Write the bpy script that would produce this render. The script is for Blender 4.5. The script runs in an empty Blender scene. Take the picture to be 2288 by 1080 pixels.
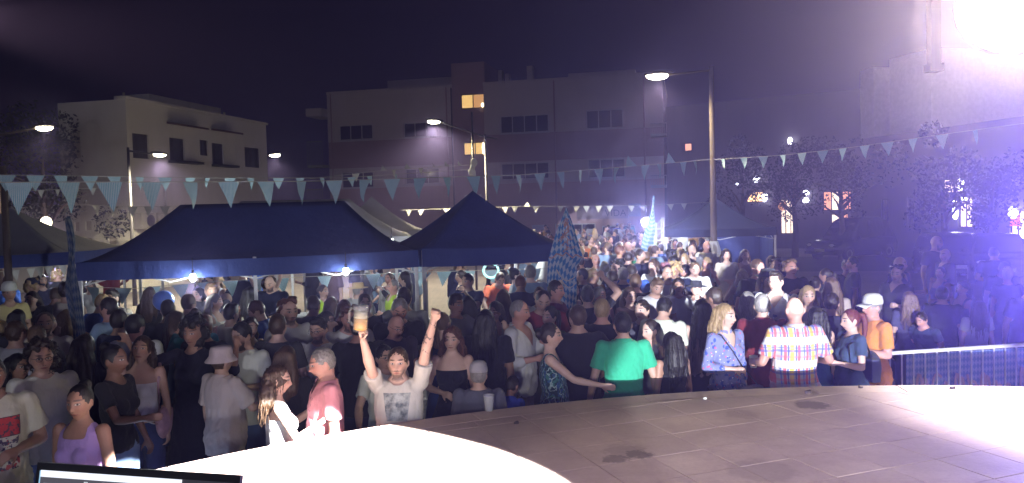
import bpy, bmesh, math, random
import numpy as np
from mathutils import Vector, Matrix
sc=bpy.context.scene
C=sc.collection
# ------------------------------------------------------------------ camera
EYE=2.70; FPX=1750.0; PITCH=math.radians(2.454); ROLL=math.radians(1.5)
cd=bpy.data.cameras.new('camera'); cam=bpy.data.objects.new('camera',cd); C.objects.link(cam)
cd.sensor_width=36; cd.lens=FPX/2288*36; cd.clip_start=.05; cd.clip_end=600
cam.matrix_world=Matrix.Translation((0,0,EYE))@Matrix.Rotation(math.pi/2-PITCH,4,'X')@Matrix.Rotation(-ROLL,4,'Z')
sc.camera=cam
# ------------------------------------------------------------------ night sky
w=bpy.data.worlds.new('World'); sc.world=w; w.use_nodes=True
bg=w.node_tree.nodes['Background']; bg.inputs[0].default_value=(.32,.27,.62,1); bg.inputs[1].default_value=.013
# ------------------------------------------------------------------ stage lamps and unseen added fills
def spot(name,loc,aim,power,half,blend=.1,col=(1,1,1),size=.06):
    l=bpy.data.lights.new(name,'SPOT'); l.energy=power; l.spot_size=math.radians(half*2); l.spot_blend=blend; l.color=col; l.shadow_soft_size=size
    o=bpy.data.objects.new(name,l); C.objects.link(o); o.location=loc
    o.rotation_euler=(Vector(aim)-Vector(loc)).to_track_quat('-Z','Y').to_euler(); return o
def point(name,loc,power,col=(1,1,1),size=.05):
    l=bpy.data.lights.new(name,'POINT'); l.energy=power; l.color=col; l.shadow_soft_size=size
    o=bpy.data.objects.new(name,l); C.objects.link(o); o.location=loc; return o
HAZE=.0085; FLOODP=4000.
STAGE=1.19; SCX,SCY,SR=2.38,-.797,7.12
spot('stage_spot',(6,-1,7),(-.94,4.36,STAGE),190000,5.12,.05,(1,.98,.96),.03)
spot('stage_spot',(11,4,8),(6.37,5.13,STAGE),36000,17.3,.30,(.99,.96,.97),.06)
spot('crowd_beam',(1.3,-16,4.2),(3.5,24,1.5),150000,2.45,.15,(.85,.90,1),.04)
spot('stage_fill',(1.8,3.0,7.0),(1.8,3.8,STAGE),480,21.5,.5,(1,.84,.80),.2)  # overhead fill added to brighten the stage floor
spot('crowd_beam',(1.3,-16,2.45),(3.4,14,-.60),72000,6.0,.15,(.88,.90,1),.04)
spot('stage_wash',(-.3,1.2,2.12),(.3,8,1.7),255,45,.9,(1,.95,.92),.10)
spot('violet_veil_lamp',(9.2,9.5,4.6),(-1.5,1.,6.4),8500,27,.6,(.34,.27,1),.15)  # unseen lamp added so the haze veils violet, like lens glare
spot('violet_veil_lamp',(7.0,9.2,2.05),(1.2,1.6,2.5),3800,22,.7,(.36,.30,1),.15)  # added likewise, for the violet veil low on the right
spot('square_fill',(-1,-20,3.2),(.5,15,4.0),6800,32,.5,(.88,.88,1),.4)  # unseen wide fill added to lift bunting, facades and crowd
spot('warm_streak_lamp',(-7.4,9.7,5.35),(-2.5,7.0,4.12),2600,8,.9,(1,.72,.48),.1)  # unseen lamp added only to draw a warm streak in the haze
# exposure
sc.view_settings.view_transform='Standard'; sc.view_settings.look='None'; sc.view_settings.exposure=0; sc.view_settings.gamma=1
sc.view_settings.use_curve_mapping=False
cy=sc.cycles
cy.max_bounces=5; cy.diffuse_bounces=2; cy.glossy_bounces=2; cy.transmission_bounces=5; cy.volume_bounces=0; cy.transparent_max_bounces=8
cy.sample_clamp_indirect=4; cy.caustics_reflective=False; cy.caustics_refractive=False
# ------------------------------------------------------------------ pixel -> place (2288x1080 photograph)
def ray(px,py):
    x=(px-1144)/FPX; u=-(py-540)/FPX; c,s=math.cos(ROLL),math.sin(ROLL)
    X=x*c+u*s; U=-x*s+u*c
    return np.array([X,math.cos(PITCH)+U*math.sin(PITCH),-math.sin(PITCH)+U*math.cos(PITCH)])
def at(px,py,Y): r=ray(px,py); return np.array([0,0,EYE])+r*Y/r[1]
def onz(px,py,z): r=ray(px,py); return np.array([0,0,EYE])+r*(z-EYE)/r[2]
# ------------------------------------------------------------------ materials
class NT:
    def __init__(s,name):
        m=bpy.data.materials.new(name); m.use_nodes=True; s.m=m; s.t=m.node_tree; s.n=s.t.nodes; s.l=s.t.links
        s.p=s.n['Principled BSDF']; s.out=s.n['Material Output']
    def N(s,t,**k):
        n=s.n.new(t)
        for a,b in k.items():
            if a.startswith('i_'):
                key=a[2:]; key=int(key) if key.isdigit() else key
                n.inputs[key].default_value=b
            else: setattr(n,a,b)
        return n
    def L(s,a,b): s.l.new(a,b)
    def val(s,x,inp):
        if hasattr(x,'is_linked'): s.L(x,inp)
        else: inp.default_value=x
    def math(s,op,a,b=0.,c=None,clamp=False):
        n=s.N('ShaderNodeMath',operation=op,use_clamp=clamp); s.val(a,n.inputs[0]); s.val(b,n.inputs[1])
        if c is not None: s.val(c,n.inputs[2])
        return n.outputs[0]
    def mix(s,f,a,b,mode='MIX'):
        n=s.N('ShaderNodeMix',data_type='RGBA',blend_type=mode); s.val(f,n.inputs[0])
        for x,i in ((a,6),(b,7)):
            if hasattr(x,'is_linked'): s.L(x,n.inputs[i])
            else: n.inputs[i].default_value=(*x[:3],1)
        return n.outputs[2]
    def noise(s,vec,scale,detail=3,rough=.55):
        n=s.N('ShaderNodeTexNoise'); n.inputs['Scale'].default_value=scale; n.inputs['Detail'].default_value=detail; n.inputs['Roughness'].default_value=rough
        if vec is not None: s.L(vec,n.inputs['Vector'])
        return n.outputs['Fac']
    def ramp(s,x,a,b):
        n=s.N('ShaderNodeMapRange'); n.inputs[1].default_value=a; n.inputs[2].default_value=b; s.L(x,n.inputs[0]); return n.outputs[0]
    def attr(s,name,typ='GEOMETRY'): return s.N('ShaderNodeAttribute',attribute_name=name,attribute_type=typ)
    def xyz(s,v): n=s.N('ShaderNodeSeparateXYZ'); s.L(v,n.inputs[0]); return n.outputs
    def scale(s,v,sx,sy,sz):
        n=s.N('ShaderNodeVectorMath',operation='MULTIPLY'); s.L(v,n.inputs[0]); n.inputs[1].default_value=(sx,sy,sz); return n.outputs[0]
    def bump(s,h,strength=.3,dist=.01):
        n=s.N('ShaderNodeBump'); n.inputs['Strength'].default_value=strength; n.inputs['Distance'].default_value=dist; s.L(h,n.inputs['Height']); s.L(n.outputs[0],s.p.inputs['Normal'])
    def base(s,c):
        if hasattr(c,'is_linked'): s.L(c,s.p.inputs['Base Color'])
        else: s.p.inputs['Base Color'].default_value=(*c[:3],1)
        return s
    def set(s,rough=.6,spec=.4,metal=0.):
        s.p.inputs['Roughness'].default_value=rough; s.p.inputs['Specular IOR Level'].default_value=spec; s.p.inputs['Metallic'].default_value=metal; return s
    def emit(s,c,k): s.p.inputs['Emission Color'].default_value=(*c[:3],1); s.p.inputs['Emission Strength'].default_value=k; return s
_pm={}
def plain(name,col,rough=.6,spec=.4,metal=0.,var=.12,scale=6.,bump=.0):
    if name in _pm: return _pm[name]
    t=NT(name); t.set(rough,spec,metal)
    tc=t.N('ShaderNodeTexCoord').outputs['Object']
    n=t.noise(tc,scale,5,.6)
    k=t.ramp(n,.25,.75)
    t.base(t.mix(k,tuple(c*(1-var) for c in col),tuple(min(1,c*(1+var)) for c in col)))
    if bump: t.bump(t.noise(tc,scale*14,4,.6),bump,.004)
    _pm[name]=t.m; return t.m
def glow(name,col,k,nosample=True):
    t=NT(name); t.base((.05,.05,.05)); t.emit(col,k)
    if nosample:
        try: t.m.cycles.emission_sampling='NONE'
        except Exception: pass
    return t.m
def objcol(t): return t.N('ShaderNodeObjectInfo').outputs['Color']
def m_skin():
    t=NT('skin'); t.set(.5,.35)
    oc=objcol(t); tc=t.N('ShaderNodeTexCoord').outputs['Object']
    hl=t.attr('hl').outputs['Vector']; isf=t.attr('isface').outputs['Fac']
    x,y,z=t.xyz(hl); ax=t.math('ABSOLUTE',x)
    front=t.math('MULTIPLY',t.math('LESS_THAN',y,-.035),isf)
    def ell(cx,cz,rx,rz,soft=.35,X=None):
        X=ax if X is None else X
        a=t.math('POWER',t.math('ABSOLUTE',t.math('DIVIDE',t.math('SUBTRACT',X,cx),rx)),2.); b=t.math('POWER',t.math('ABSOLUTE',t.math('DIVIDE',t.math('SUBTRACT',z,cz),rz)),2.)
        d=t.math('SQRT',t.math('ADD',a,b))
        n=t.N('ShaderNodeMapRange'); n.inputs[1].default_value=1+soft; n.inputs[2].default_value=1-soft; t.L(d,n.inputs[0])
        return t.math('MULTIPLY',n.outputs[0],front)
    blot=t.ramp(t.noise(tc,9,4,.6),.3,.7)
    c=t.mix(t.math('MULTIPLY',blot,.25),oc,(.55,.25,.2),'MULTIPLY')
    c=t.mix(t.math('MULTIPLY',ell(.042,-.02,.028,.022,.6),.25),c,(.85,.35,.30),'MULTIPLY')
    c=t.mix(t.math('MULTIPLY',ell(0,-.066,.025,.009),.8),c,(.62,.30,.30),'MULTIPLY')
    c=t.mix(ell(0,-.0655,.023,.0016),c,(.05,.02,.02))
    bd=t.attr('beard','OBJECT').outputs['Fac']
    bz=t.math('MULTIPLY',t.math('LESS_THAN',z,-.046),front)
    jaw=t.math('ADD',ell(0,-.050,.030,.007,.5),ell(0,-.105,.055,.032,.4),clamp=True)
    jaw=t.math('ADD',jaw,ell(.055,-.075,.022,.045,.5),clamp=True)
    jaw=t.math('MULTIPLY',jaw,t.math('SUBTRACT',1.,ell(0,-.066,.021,.007,.4)))
    c=t.mix(t.math('MULTIPLY',jaw,bd),c,(.05,.035,.028))
    br=t.mix(t.math('MULTIPLY',ell(.033,.036,.021,.0065,.45),.85),c,(.035,.024,.018))
    e1=t.mix(ell(.031,.0085,.0165,.0085,.3),br,(.06,.035,.03))
    e2=t.mix(ell(.031,.008,.0135,.0058,.25),e1,(.55,.52,.5))
    e3=t.mix(ell(.031,.0085,.0062,.0062,.2),e2,(.02,.015,.012))
    nos=t.mix(ell(.008,-.0415,.0045,.0028,.4),e3,(.06,.03,.025))
    # ink on one forearm
    tat=t.attr('tattoo','OBJECT').outputs['Fac']; fo=t.attr('fore').outputs['Fac']
    tn=t.N('ShaderNodeTexVoronoi',feature='DISTANCE_TO_EDGE'); tn.inputs['Scale'].default_value=26; t.L(tc,tn.inputs['Vector'])
    tm=t.math('LESS_THAN',tn.outputs['Distance'],.10)
    tm=t.math('MULTIPLY',tm,t.math('GREATER_THAN',t.noise(tc,14,2,.5),.50))
    ink=t.mix(t.math('MULTIPLY',t.math('MULTIPLY',tm,fo),t.math('MULTIPLY',tat,.75)),nos,(.03,.035,.05))
    oz=t.xyz(tc)[2]
    shoe=t.mix(t.math('LESS_THAN',oz,.085),ink,(.03,.028,.03))
    t.base(shoe); t.bump(t.noise(tc,160,3,.6),.12,.002)
    t.p.inputs['Subsurface Weight'].default_value=0.
    return t.m
def m_cloth(name='cloth',pat=None,rough=.9):
    t=NT(name); t.set(rough,.15); oc=objcol(t)
    tc=t.N('ShaderNodeTexCoord').outputs['Object']
    c=t.mix(t.math('MULTIPLY',t.ramp(t.noise(tc,7,4,.6),.3,.7),.22),oc,(.6,.6,.62),'MULTIPLY')
    if pat: c=pat(t,c,tc)
    t.base(c)
    h=t.math('ADD',t.math('MULTIPLY',t.noise(t.scale(tc,1,1,.45),22,3,.55),1.),t.math('MULTIPLY',t.noise(tc,420,2,.5),.12))
    t.bump(h,.6,.016)
    try: t.p.inputs['Sheen Weight'].default_value=.08
    except Exception: pass
    return t.m
def m_hair():
    t=NT('hair'); t.set(.42,.4); oc=objcol(t)
    tc=t.N('ShaderNodeTexCoord').outputs['Object']
    n=t.noise(t.scale(tc,1,1,.12),150,3,.6); n2=t.noise(tc,18,3,.5)
    c=t.mix(t.ramp(n,.3,.7),oc,(.45,.42,.40),'MULTIPLY'); c=t.mix(t.math('MULTIPLY',t.ramp(n2,.4,.75),.35),c,(1,.85,.65),'SCREEN') if False else c
    t.base(c); t.bump(n,.8,.006)
    return t.m
def stepmask(t,x,period,lo,hi):
    """1 where frac(x/period) lies in lo..hi"""
    f=t.math('FRACT',t.math('ADD',t.math('DIVIDE',x,period),50.))
    return t.math('MULTIPLY',t.math('GREATER_THAN',f,lo),t.math('LESS_THAN',f,hi))
def pat_plaid(t,c,tc):
    gx,gy,gz=t.xyz(t.attr('gl').outputs['Vector'])
    c=(.46,.46,.48)
    per=.19
    for lo,hi,col in ((.02,.14,(.62,.10,.12)),(.17,.23,(.08,.10,.40)),(.30,.48,(.75,.50,.06)),(.52,.58,(.08,.10,.40)),(.62,.74,(.62,.10,.12)),(.80,.86,(.10,.16,.5))):
        c=t.mix(t.math('MULTIPLY',stepmask(t,gx,per,lo,hi),.85),c,col) if hasattr(c,'is_linked') else t.mix(t.math('MULTIPLY',stepmask(t,gx,per,lo,hi),.85),c,col)
    for lo,hi,col,k in ((.0,.10,(.08,.10,.40),.6),(.16,.20,(.08,.10,.40),.6),(.30,.62,(.85,.85,.85),.55),(.74,.84,(.6,.12,.14),.4)):
        c=t.mix(t.math('MULTIPLY',stepmask(t,gz,.21,lo,hi),k),c,col)
    return c
def pat_floral(cols,scale=26,bg=None):
    def f(t,c,tc):
        gl=t.attr('gl').outputs['Vector']
        if bg: c=t.mix(1.,c,bg)
        for i,(col,th) in enumerate(cols):
            v=t.N('ShaderNodeTexVoronoi'); v.inputs['Scale'].default_value=scale*(1+.35*i); t.L(t.N('ShaderNodeVectorMath',operation='ADD',i_1=(i*3.7,i*1.3,i*.7)).outputs[0],v.inputs['Vector'])
            add=v.inputs['Vector'].links[0].from_node; t.L(gl,add.inputs[0])
            w=t.noise(gl,scale*2.2,2,.5)
            m=t.math('LESS_THAN',t.math('ADD',v.outputs['Distance'],t.math('MULTIPLY',t.math('SUBTRACT',w,.5),.7)),th)
            c=t.mix(m,c,col)
        return c
    return f
def pat_leaf(t,c,tc):
    gl=t.attr('gl').outputs['Vector']
    for i,(col,th) in enumerate((((.05,.16,.14),.20),((.30,.42,.40),.10),((.04,.10,.22),.16))):
        n=t.N('ShaderNodeTexWave',wave_type='BANDS'); n.inputs['Scale'].default_value=7+2*i; n.inputs['Distortion'].default_value=9; n.inputs['Detail'].default_value=2.5; n.inputs['Detail Scale'].default_value=1.6; n.inputs['Phase Offset'].default_value=i*2.
        t.L(gl,n.inputs['Vector']); c=t.mix(t.math('GREATER_THAN',n.outputs['Fac'],1-th),c,col)
    return c
def pat_print(t,c,tc):
    gx,gy,gz=t.xyz(t.attr('gl').outputs['Vector'])
    fr=t.math('LESS_THAN',gy,-.02)
    def box(x0,x1,z0,z1): return t.math('MULTIPLY',t.math('MULTIPLY',t.math('GREATER_THAN',gx,x0),t.math('LESS_THAN',gx,x1)),t.math('MULTIPLY',t.math('GREATER_THAN',gz,z0),t.math('LESS_THAN',gz,z1)))
    n=t.noise(t.attr('gl').outputs['Vector'],38,3,.6)
    red=t.math('MULTIPLY',t.math('MULTIPLY',box(-.13,.13,-.24,-.12),fr),t.math('GREATER_THAN',n,.46))
    c=t.mix(t.math('MULTIPLY',box(-.135,.135,-.245,-.115),fr),c,(.10,.07,.09))
    c=t.mix(red,c,(.50,.06,.07))
    fig=t.math('MULTIPLY',box(-.12,.12,-.46,-.25),fr)
    c=t.mix(t.math('MULTIPLY',fig,t.math('GREATER_THAN',n,.52)),c,(.10,.08,.12))
    c=t.mix(t.math('MULTIPLY',fig,t.math('GREATER_THAN',t.noise(t.attr('gl').outputs['Vector'],22,2,.5),.60)),c,(.45,.10,.10))
    return c
def pat_greyprint(t,c,tc):
    gl=t.attr('gl').outputs['Vector']; gx,gy,gz=t.xyz(gl)
    fr=t.math('LESS_THAN',gy,-.02)
    w=t.math('ADD',.075,t.math('MULTIPLY',t.math('ADD',gz,.30),.14))
    inside=t.math('MULTIPLY',t.math('LESS_THAN',t.math('ABSOLUTE',gx),w),t.math('MULTIPLY',t.math('GREATER_THAN',gz,-.28),t.math('LESS_THAN',gz,-.07)))
    n=t.noise(gl,16,4,.65)
    ink=t.mix(t.ramp(n,.35,.62),(.10,.12,.13),(.42,.46,.46))
    return t.mix(t.math('MULTIPLY',inside,fr),c,ink)
def pat_smallprint(t,c,tc):
    gl=t.attr('gl').outputs['Vector']; gx,gy,gz=t.xyz(gl)
    fr=t.math('LESS_THAN',gy,-.02)
    a=t.math('MULTIPLY',t.math('LESS_THAN',t.math('ABSOLUTE',gx),.10),t.math('MULTIPLY',t.math('GREATER_THAN',gz,-.40),t.math('LESS_THAN',gz,-.10)))
    ln=stepmask(t,gz,.045,.2,.6)
    n=t.math('GREATER_THAN',t.noise(t.scale(gl,30,1,10),1.6,2,.5),.5)
    return t.mix(t.math('MULTIPLY',t.math('MULTIPLY',t.math('MULTIPLY',a,fr),ln),t.math('MULTIPLY',n,.55)),c,(.18,.05,.10))
def pat_stripe(per,lo,hi,col,axis=2):
    def f(t,c,tc): return t.mix(stepmask(t,t.xyz(t.attr('gl').outputs['Vector'])[axis],per,lo,hi),c,col)
    return f
# ------------------------------------------------------------------ people
rs = np.random.RandomState
class Geo:
    """collects closed pieces (numpy verts, face tuples)"""
    def __init__(s): s.v=[]; s.f=[]; s.n=0
    def add(s,v,f):
        v=np.asarray(v,float); s.v.append(v); n=s.n
        s.f.extend([tuple(i+n for i in q) for q in f]); s.n+=len(v); return s
    def arr(s): return np.concatenate(s.v) if s.v else np.zeros((0,3))
    def mesh(s,name):
        m=bpy.data.meshes.new(name); m.from_pydata(s.arr().tolist(),[],s.f); m.update(); return m
_fc={}
def loft_faces(nr,k,caps=True):
    key=(nr,k,caps)
    if key not in _fc:
        f=[]
        for i in range(nr-1):
            for j in range(k):
                a=i*k+j; b=i*k+(j+1)%k
                f.append((a,b,b+k,a+k))
        if caps:
            f.append(tuple(range(k-1,-1,-1))); f.append(tuple(range((nr-1)*k,nr*k)))
        _fc[key]=f
    return _fc[key]
def frame(d,up=None):
    d=np.asarray(d,float); d=d/(np.linalg.norm(d)+1e-9)
    u=np.array([0,0,1.]) if up is None else np.asarray(up,float)
    if abs(np.dot(u,d))>.97: u=np.array([0,1.,0])
    s=np.cross(u,d); s/=np.linalg.norm(s)+1e-9
    t=np.cross(d,s); return s,t,d
def tube(g,pts,rad,k=8,flat=None,up=None,round_ends=True):
    """loft along a polyline; rad per point (or (a,b)); ends rounded"""
    pts=np.asarray(pts,float); n=len(pts)
    rad=np.asarray([r if np.ndim(r) else (r,r) for r in rad],float)
    if round_ends:
        d0=pts[1]-pts[0]; d0/=np.linalg.norm(d0)+1e-9; d1=pts[-1]-pts[-2]; d1/=np.linalg.norm(d1)+1e-9
        r0=rad[0].mean(); r1=rad[-1].mean()
        pts=np.concatenate([[pts[0]-d0*r0*.9,pts[0]-d0*r0*.55],pts,[pts[-1]+d1*r1*.55,pts[-1]+d1*r1*.9]])
        rad=np.concatenate([[rad[0]*.4,rad[0]*.82],rad,[rad[-1]*.82,rad[-1]*.4]])
        n+=4
    a=np.arange(k)*2*np.pi/k; rings=[]
    for i in range(n):
        d=pts[min(i+1,n-1)]-pts[max(i-1,0)]
        s,t,_=frame(d,up)
        rings.append(pts[i]+np.outer(np.cos(a)*rad[i,0],s)+np.outer(np.sin(a)*rad[i,1],t))
    g.add(np.concatenate(rings),loft_faces(n,k)); return g
def ellipsoid(g,c,r,R=None,nu=12,nv=8):
    u=np.arange(nu)*2*np.pi/nu; rings=[]
    for i in range(nv+1):
        th=np.pi*(.04+.92*i/nv)
        rings.append(np.c_[np.cos(u)*math.sin(th)*r[0],np.sin(u)*math.sin(th)*r[1],np.full(nu,-math.cos(th)*r[2])])
    v=np.concatenate(rings)
    if R is not None: v=v@np.asarray(R).T
    g.add(v+np.asarray(c,float),loft_faces(nv+1,nu)); return g
def rotz(a): c,s=math.cos(a),math.sin(a); return np.array([[c,-s,0],[s,c,0],[0,0,1.]])
def rotx(a): c,s=math.cos(a),math.sin(a); return np.array([[1.,0,0],[0,c,-s],[0,s,c]])
def roty(a): c,s=math.cos(a),math.sin(a); return np.array([[c,0,s],[0,1.,0],[-s,0,c]])
def remesh(g,voxel,smooth=2,name='tmp'):
    m=g.mesh(name); o=bpy.data.objects.new(name,m); bpy.context.scene.collection.objects.link(o)
    md=o.modifiers.new('r','REMESH'); md.mode='VOXEL'; md.voxel_size=voxel
    if smooth:
        sm=o.modifiers.new('s','SMOOTH'); sm.factor=.5; sm.iterations=smooth
    dg=bpy.context.evaluated_depsgraph_get(); ev=o.evaluated_get(dg); me=bpy.data.meshes.new_from_object(ev)
    n=len(me.vertices); v=np.empty(n*3); me.vertices.foreach_get('co',v); nn=np.empty(n*3); me.vertices.foreach_get('normal',nn)
    k=len(me.loops); li=np.empty(k,int); me.loops.foreach_get('vertex_index',li)
    pc=len(me.polygons); ls=np.empty(pc,int); lt=np.empty(pc,int); me.polygons.foreach_get('loop_start',ls); me.polygons.foreach_get('loop_total',lt)
    bpy.data.objects.remove(o); bpy.data.meshes.remove(m); bpy.data.meshes.remove(me)
    q=li[ls[:,None]+np.arange(4)] if (lt==4).all() else None
    if q is None: q=np.array([[li[a],li[a+1],li[a+2],li[a+(3 if t>3 else 2)]] for a,t in zip(ls,lt)])
    return v.reshape(-1,3),q,nn.reshape(-1,3)
def quads_mesh(name,v,q,mat=None,smooth=True):
    used=np.unique(q); mp=-np.ones(len(v),int); mp[used]=np.arange(len(used)); v=v[used]; q=mp[q]
    m=bpy.data.meshes.new(name); m.vertices.add(len(v)); m.vertices.foreach_set('co',v.astype(np.float32).ravel())
    m.loops.add(q.size); m.loops.foreach_set('vertex_index',q.astype(np.int32).ravel())
    m.polygons.add(len(q)); m.polygons.foreach_set('loop_start',(np.arange(len(q))*4).astype(np.int32))
    try: m.polygons.foreach_set('loop_total',np.full(len(q),4,np.int32))
    except Exception: pass
    m.update(calc_edges=True); m.validate()
    m.polygons.foreach_set('use_smooth',np.full(len(m.polygons),smooth))
    if mat: m.materials.append(mat)
    return m,used
def set_attr(m,name,data,typ='FLOAT'):
    a=m.attributes.new(name,typ,'POINT')
    a.data.foreach_set('vector' if typ=='FLOAT_VECTOR' else 'value',np.asarray(data,np.float32).ravel())
def wob(v,seed,wl,aniso=(1,1,1),n=5):
    r=rs(seed); out=np.zeros(len(v))
    for i in range(n):
        d=r.normal(size=3)*np.asarray(aniso); d/=np.linalg.norm(d)+1e-9
        w=2*np.pi/(wl*r.uniform(.6,1.5)); p=r.uniform(0,6.28)
        q=np.sin((v@d)*w+p+1.3*np.sin((v@r.normal(size=3))*w*.35))
        out+=q
    return out/n

def head_geo(g,R,c,hi=True,female=False,ears=True):
    nu,nv=(40,28) if hi else (22,16)
    u=np.arange(nu)*2*np.pi/nu; rings=[]
    for i in range(nv+1):
        th=np.pi*(.03+.94*i/nv)
        rings.append(np.c_[np.sin(u)*math.sin(th),-np.cos(u)*math.sin(th),np.full(nu,-math.cos(th))])
    s=np.concatenate(rings)
    w=.072 if female else .076
    p=s*np.array([w,.097,.118])
    x,y,z=p[:,0].copy(),p[:,1].copy(),p[:,2].copy()
    t=np.clip(-z/.118,0,1)
    jaw=.30 if female else .20
    p[:,0]*=1-jaw*t**1.6+.10*np.clip(t*1.6,0,1)*(1-t)
    back=np.clip(s[:,1],0,1)
    p[:,1]-=back*.055*np.clip((-z-.01)/.08,0,1)
    p[:,1]*=np.where(s[:,1]<0,1-.08*np.clip((z-.05)/.07,0,1),1)
    f=np.clip(-s[:,1]*1.6,0,1)
    G=lambda cx,cz,sx,sz:np.exp(-((x-cx)/sx)**2-((z-cz)/sz)**2)*f
    D=lambda cx,cz,sx,sz:G(cx,cz,sx,sz)+G(-cx,cz,sx,sz)
    p[:,1]-=.006*D(.03,.030,.022,.010)
    p[:,1]+=.013*D(.031,.008,.018,.014)
    p[:,1]-=.008*G(0,.0,.011,.022)+.026*G(0,-.030,.012,.016)+.010*D(.011,-.034,.008,.008)
    p[:,1]-=.005*D(.038,-.022,.02,.02)
    p[:,1]-=.009*G(0,-.066,.022,.009)-.004*G(0,-.053,.02,.005)-.006*G(0,-.082,.022,.008)
    p[:,1]-=.012*G(0,-.104,.022,.016)
    g.add(p@R.T+c,loft_faces(nv+1,nu))
    if ears:
        for sx in (-1,1):
            ellipsoid(g,c+R@np.array([sx*(w+.003),.012,-.005]),(.010,.019,.031),R@rotz(sx*-.35)@rotx(.15),8,6)

def hand_geo(g,w,d,n,side,curl=.4,thumb=.5,spread=.12,scale=1.,k=6,point=False):
    """w wrist, d along the hand, n palm normal (the palm faces +n), side +1 puts the thumb on +s"""
    d=np.asarray(d,float)/np.linalg.norm(d); n=np.asarray(n,float); n=n-d*np.dot(n,d); n/=np.linalg.norm(n)+1e-9
    s=np.cross(d,n)*side
    L=.095*scale
    pts=[w-d*.02,w+d*.03*scale,w+d*.07*scale,w+d*L]
    a=np.arange(10)*2*np.pi/10; rings=[]
    for p_,(ra,rb) in zip(pts,[(.026,.021),(.034,.019),(.041,.016),(.040,.012)]):
        rings.append(p_+np.outer(np.cos(a)*ra*scale,s)+np.outer(np.sin(a)*rb*scale,n))
    g.add(np.concatenate(rings),loft_faces(4,10))
    tips=[]
    for i,(off,ln) in enumerate([(.030,.072),(.010,.080),(-.010,.075),(-.029,.058)]):
        cu=.08 if (point and i==0) else curl
        b=w+d*(L-.012*scale)+s*off*scale
        dd=d+s*(off*spread*10*.3); dd/=np.linalg.norm(dd)
        pp=[b]; ang=0
        for j,fr in enumerate((.45,.32,.23)):
            ang+=cu*(1.15 if j<2 else .8)
            pp.append(pp[-1]+(dd*math.cos(ang)+n*math.sin(ang))*ln*fr*1.08*scale)
        tube(g,pp,[.0095*scale,.0088*scale,.008*scale,.0068*scale],k)
        tips.append(pp[-1])
    b=w+d*.028*scale+s*.028*scale
    td=d*.55+s*(.75-.35*thumb)+n*(.25+.7*thumb); td/=np.linalg.norm(td)
    t2=td*.8+d*.4-s*.35*thumb+n*.3*thumb; t2/=np.linalg.norm(t2)
    tube(g,[b,b+td*.034*scale,b+td*.034*scale+t2*.028*scale,b+td*.034*scale+t2*.05*scale],[.0135*scale,.011*scale,.010*scale,.008*scale],k)
    return w+d*.075*scale+n*.03*scale

ARM={ # (upper arm direction, forearm direction, palm normal, curl) for the figure's left arm (+x); facing is -y
 'down':((.16,.03,-1),(.05,-.16,-1),(-1,0,-.1),.45),
 'loose':((.30,.05,-1),(.18,-.30,-1),(-1,0,-.1),.4),
 'cup':((.22,-.08,-1),(-.22,-1,.22),(-1,-.05,0),1.0),
 'cuphigh':((.30,-.35,-1),(-.35,-.55,.9),(-.8,-.4,0),1.0),
 'belly':((.30,.0,-1),(-.75,-.72,-.05),(0,.6,-.4),.6),
 'up':((.45,-.15,1),(.05,-.12,1),(0,-1,.1),.2),
 'wave':((.75,-.2,.45),(.15,-.1,1),(0,-1,0),.15),
 'phone':((.25,-.75,-.55),(-.25,-.65,.85),(-.3,-.9,0),.8),
 'face':((.35,-.55,-.7),(-.45,-.30,1.0),(-.5,.9,0),.3),
 'clap':((.35,-.35,-.9),(-.5,-.75,.45),(-1,0,.1),.15),
 'hip':((.62,.30,-.85),(-.62,-.30,-.55),(-.5,.5,-.6),.6),
 'out':((.45,-.85,-.35),(.05,-1,-.05),(-.2,0,-1),.3),
 'back':((.25,.25,-1),(-.5,.55,-.6),(0,1,0),.5),
}
class Fig: pass
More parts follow.
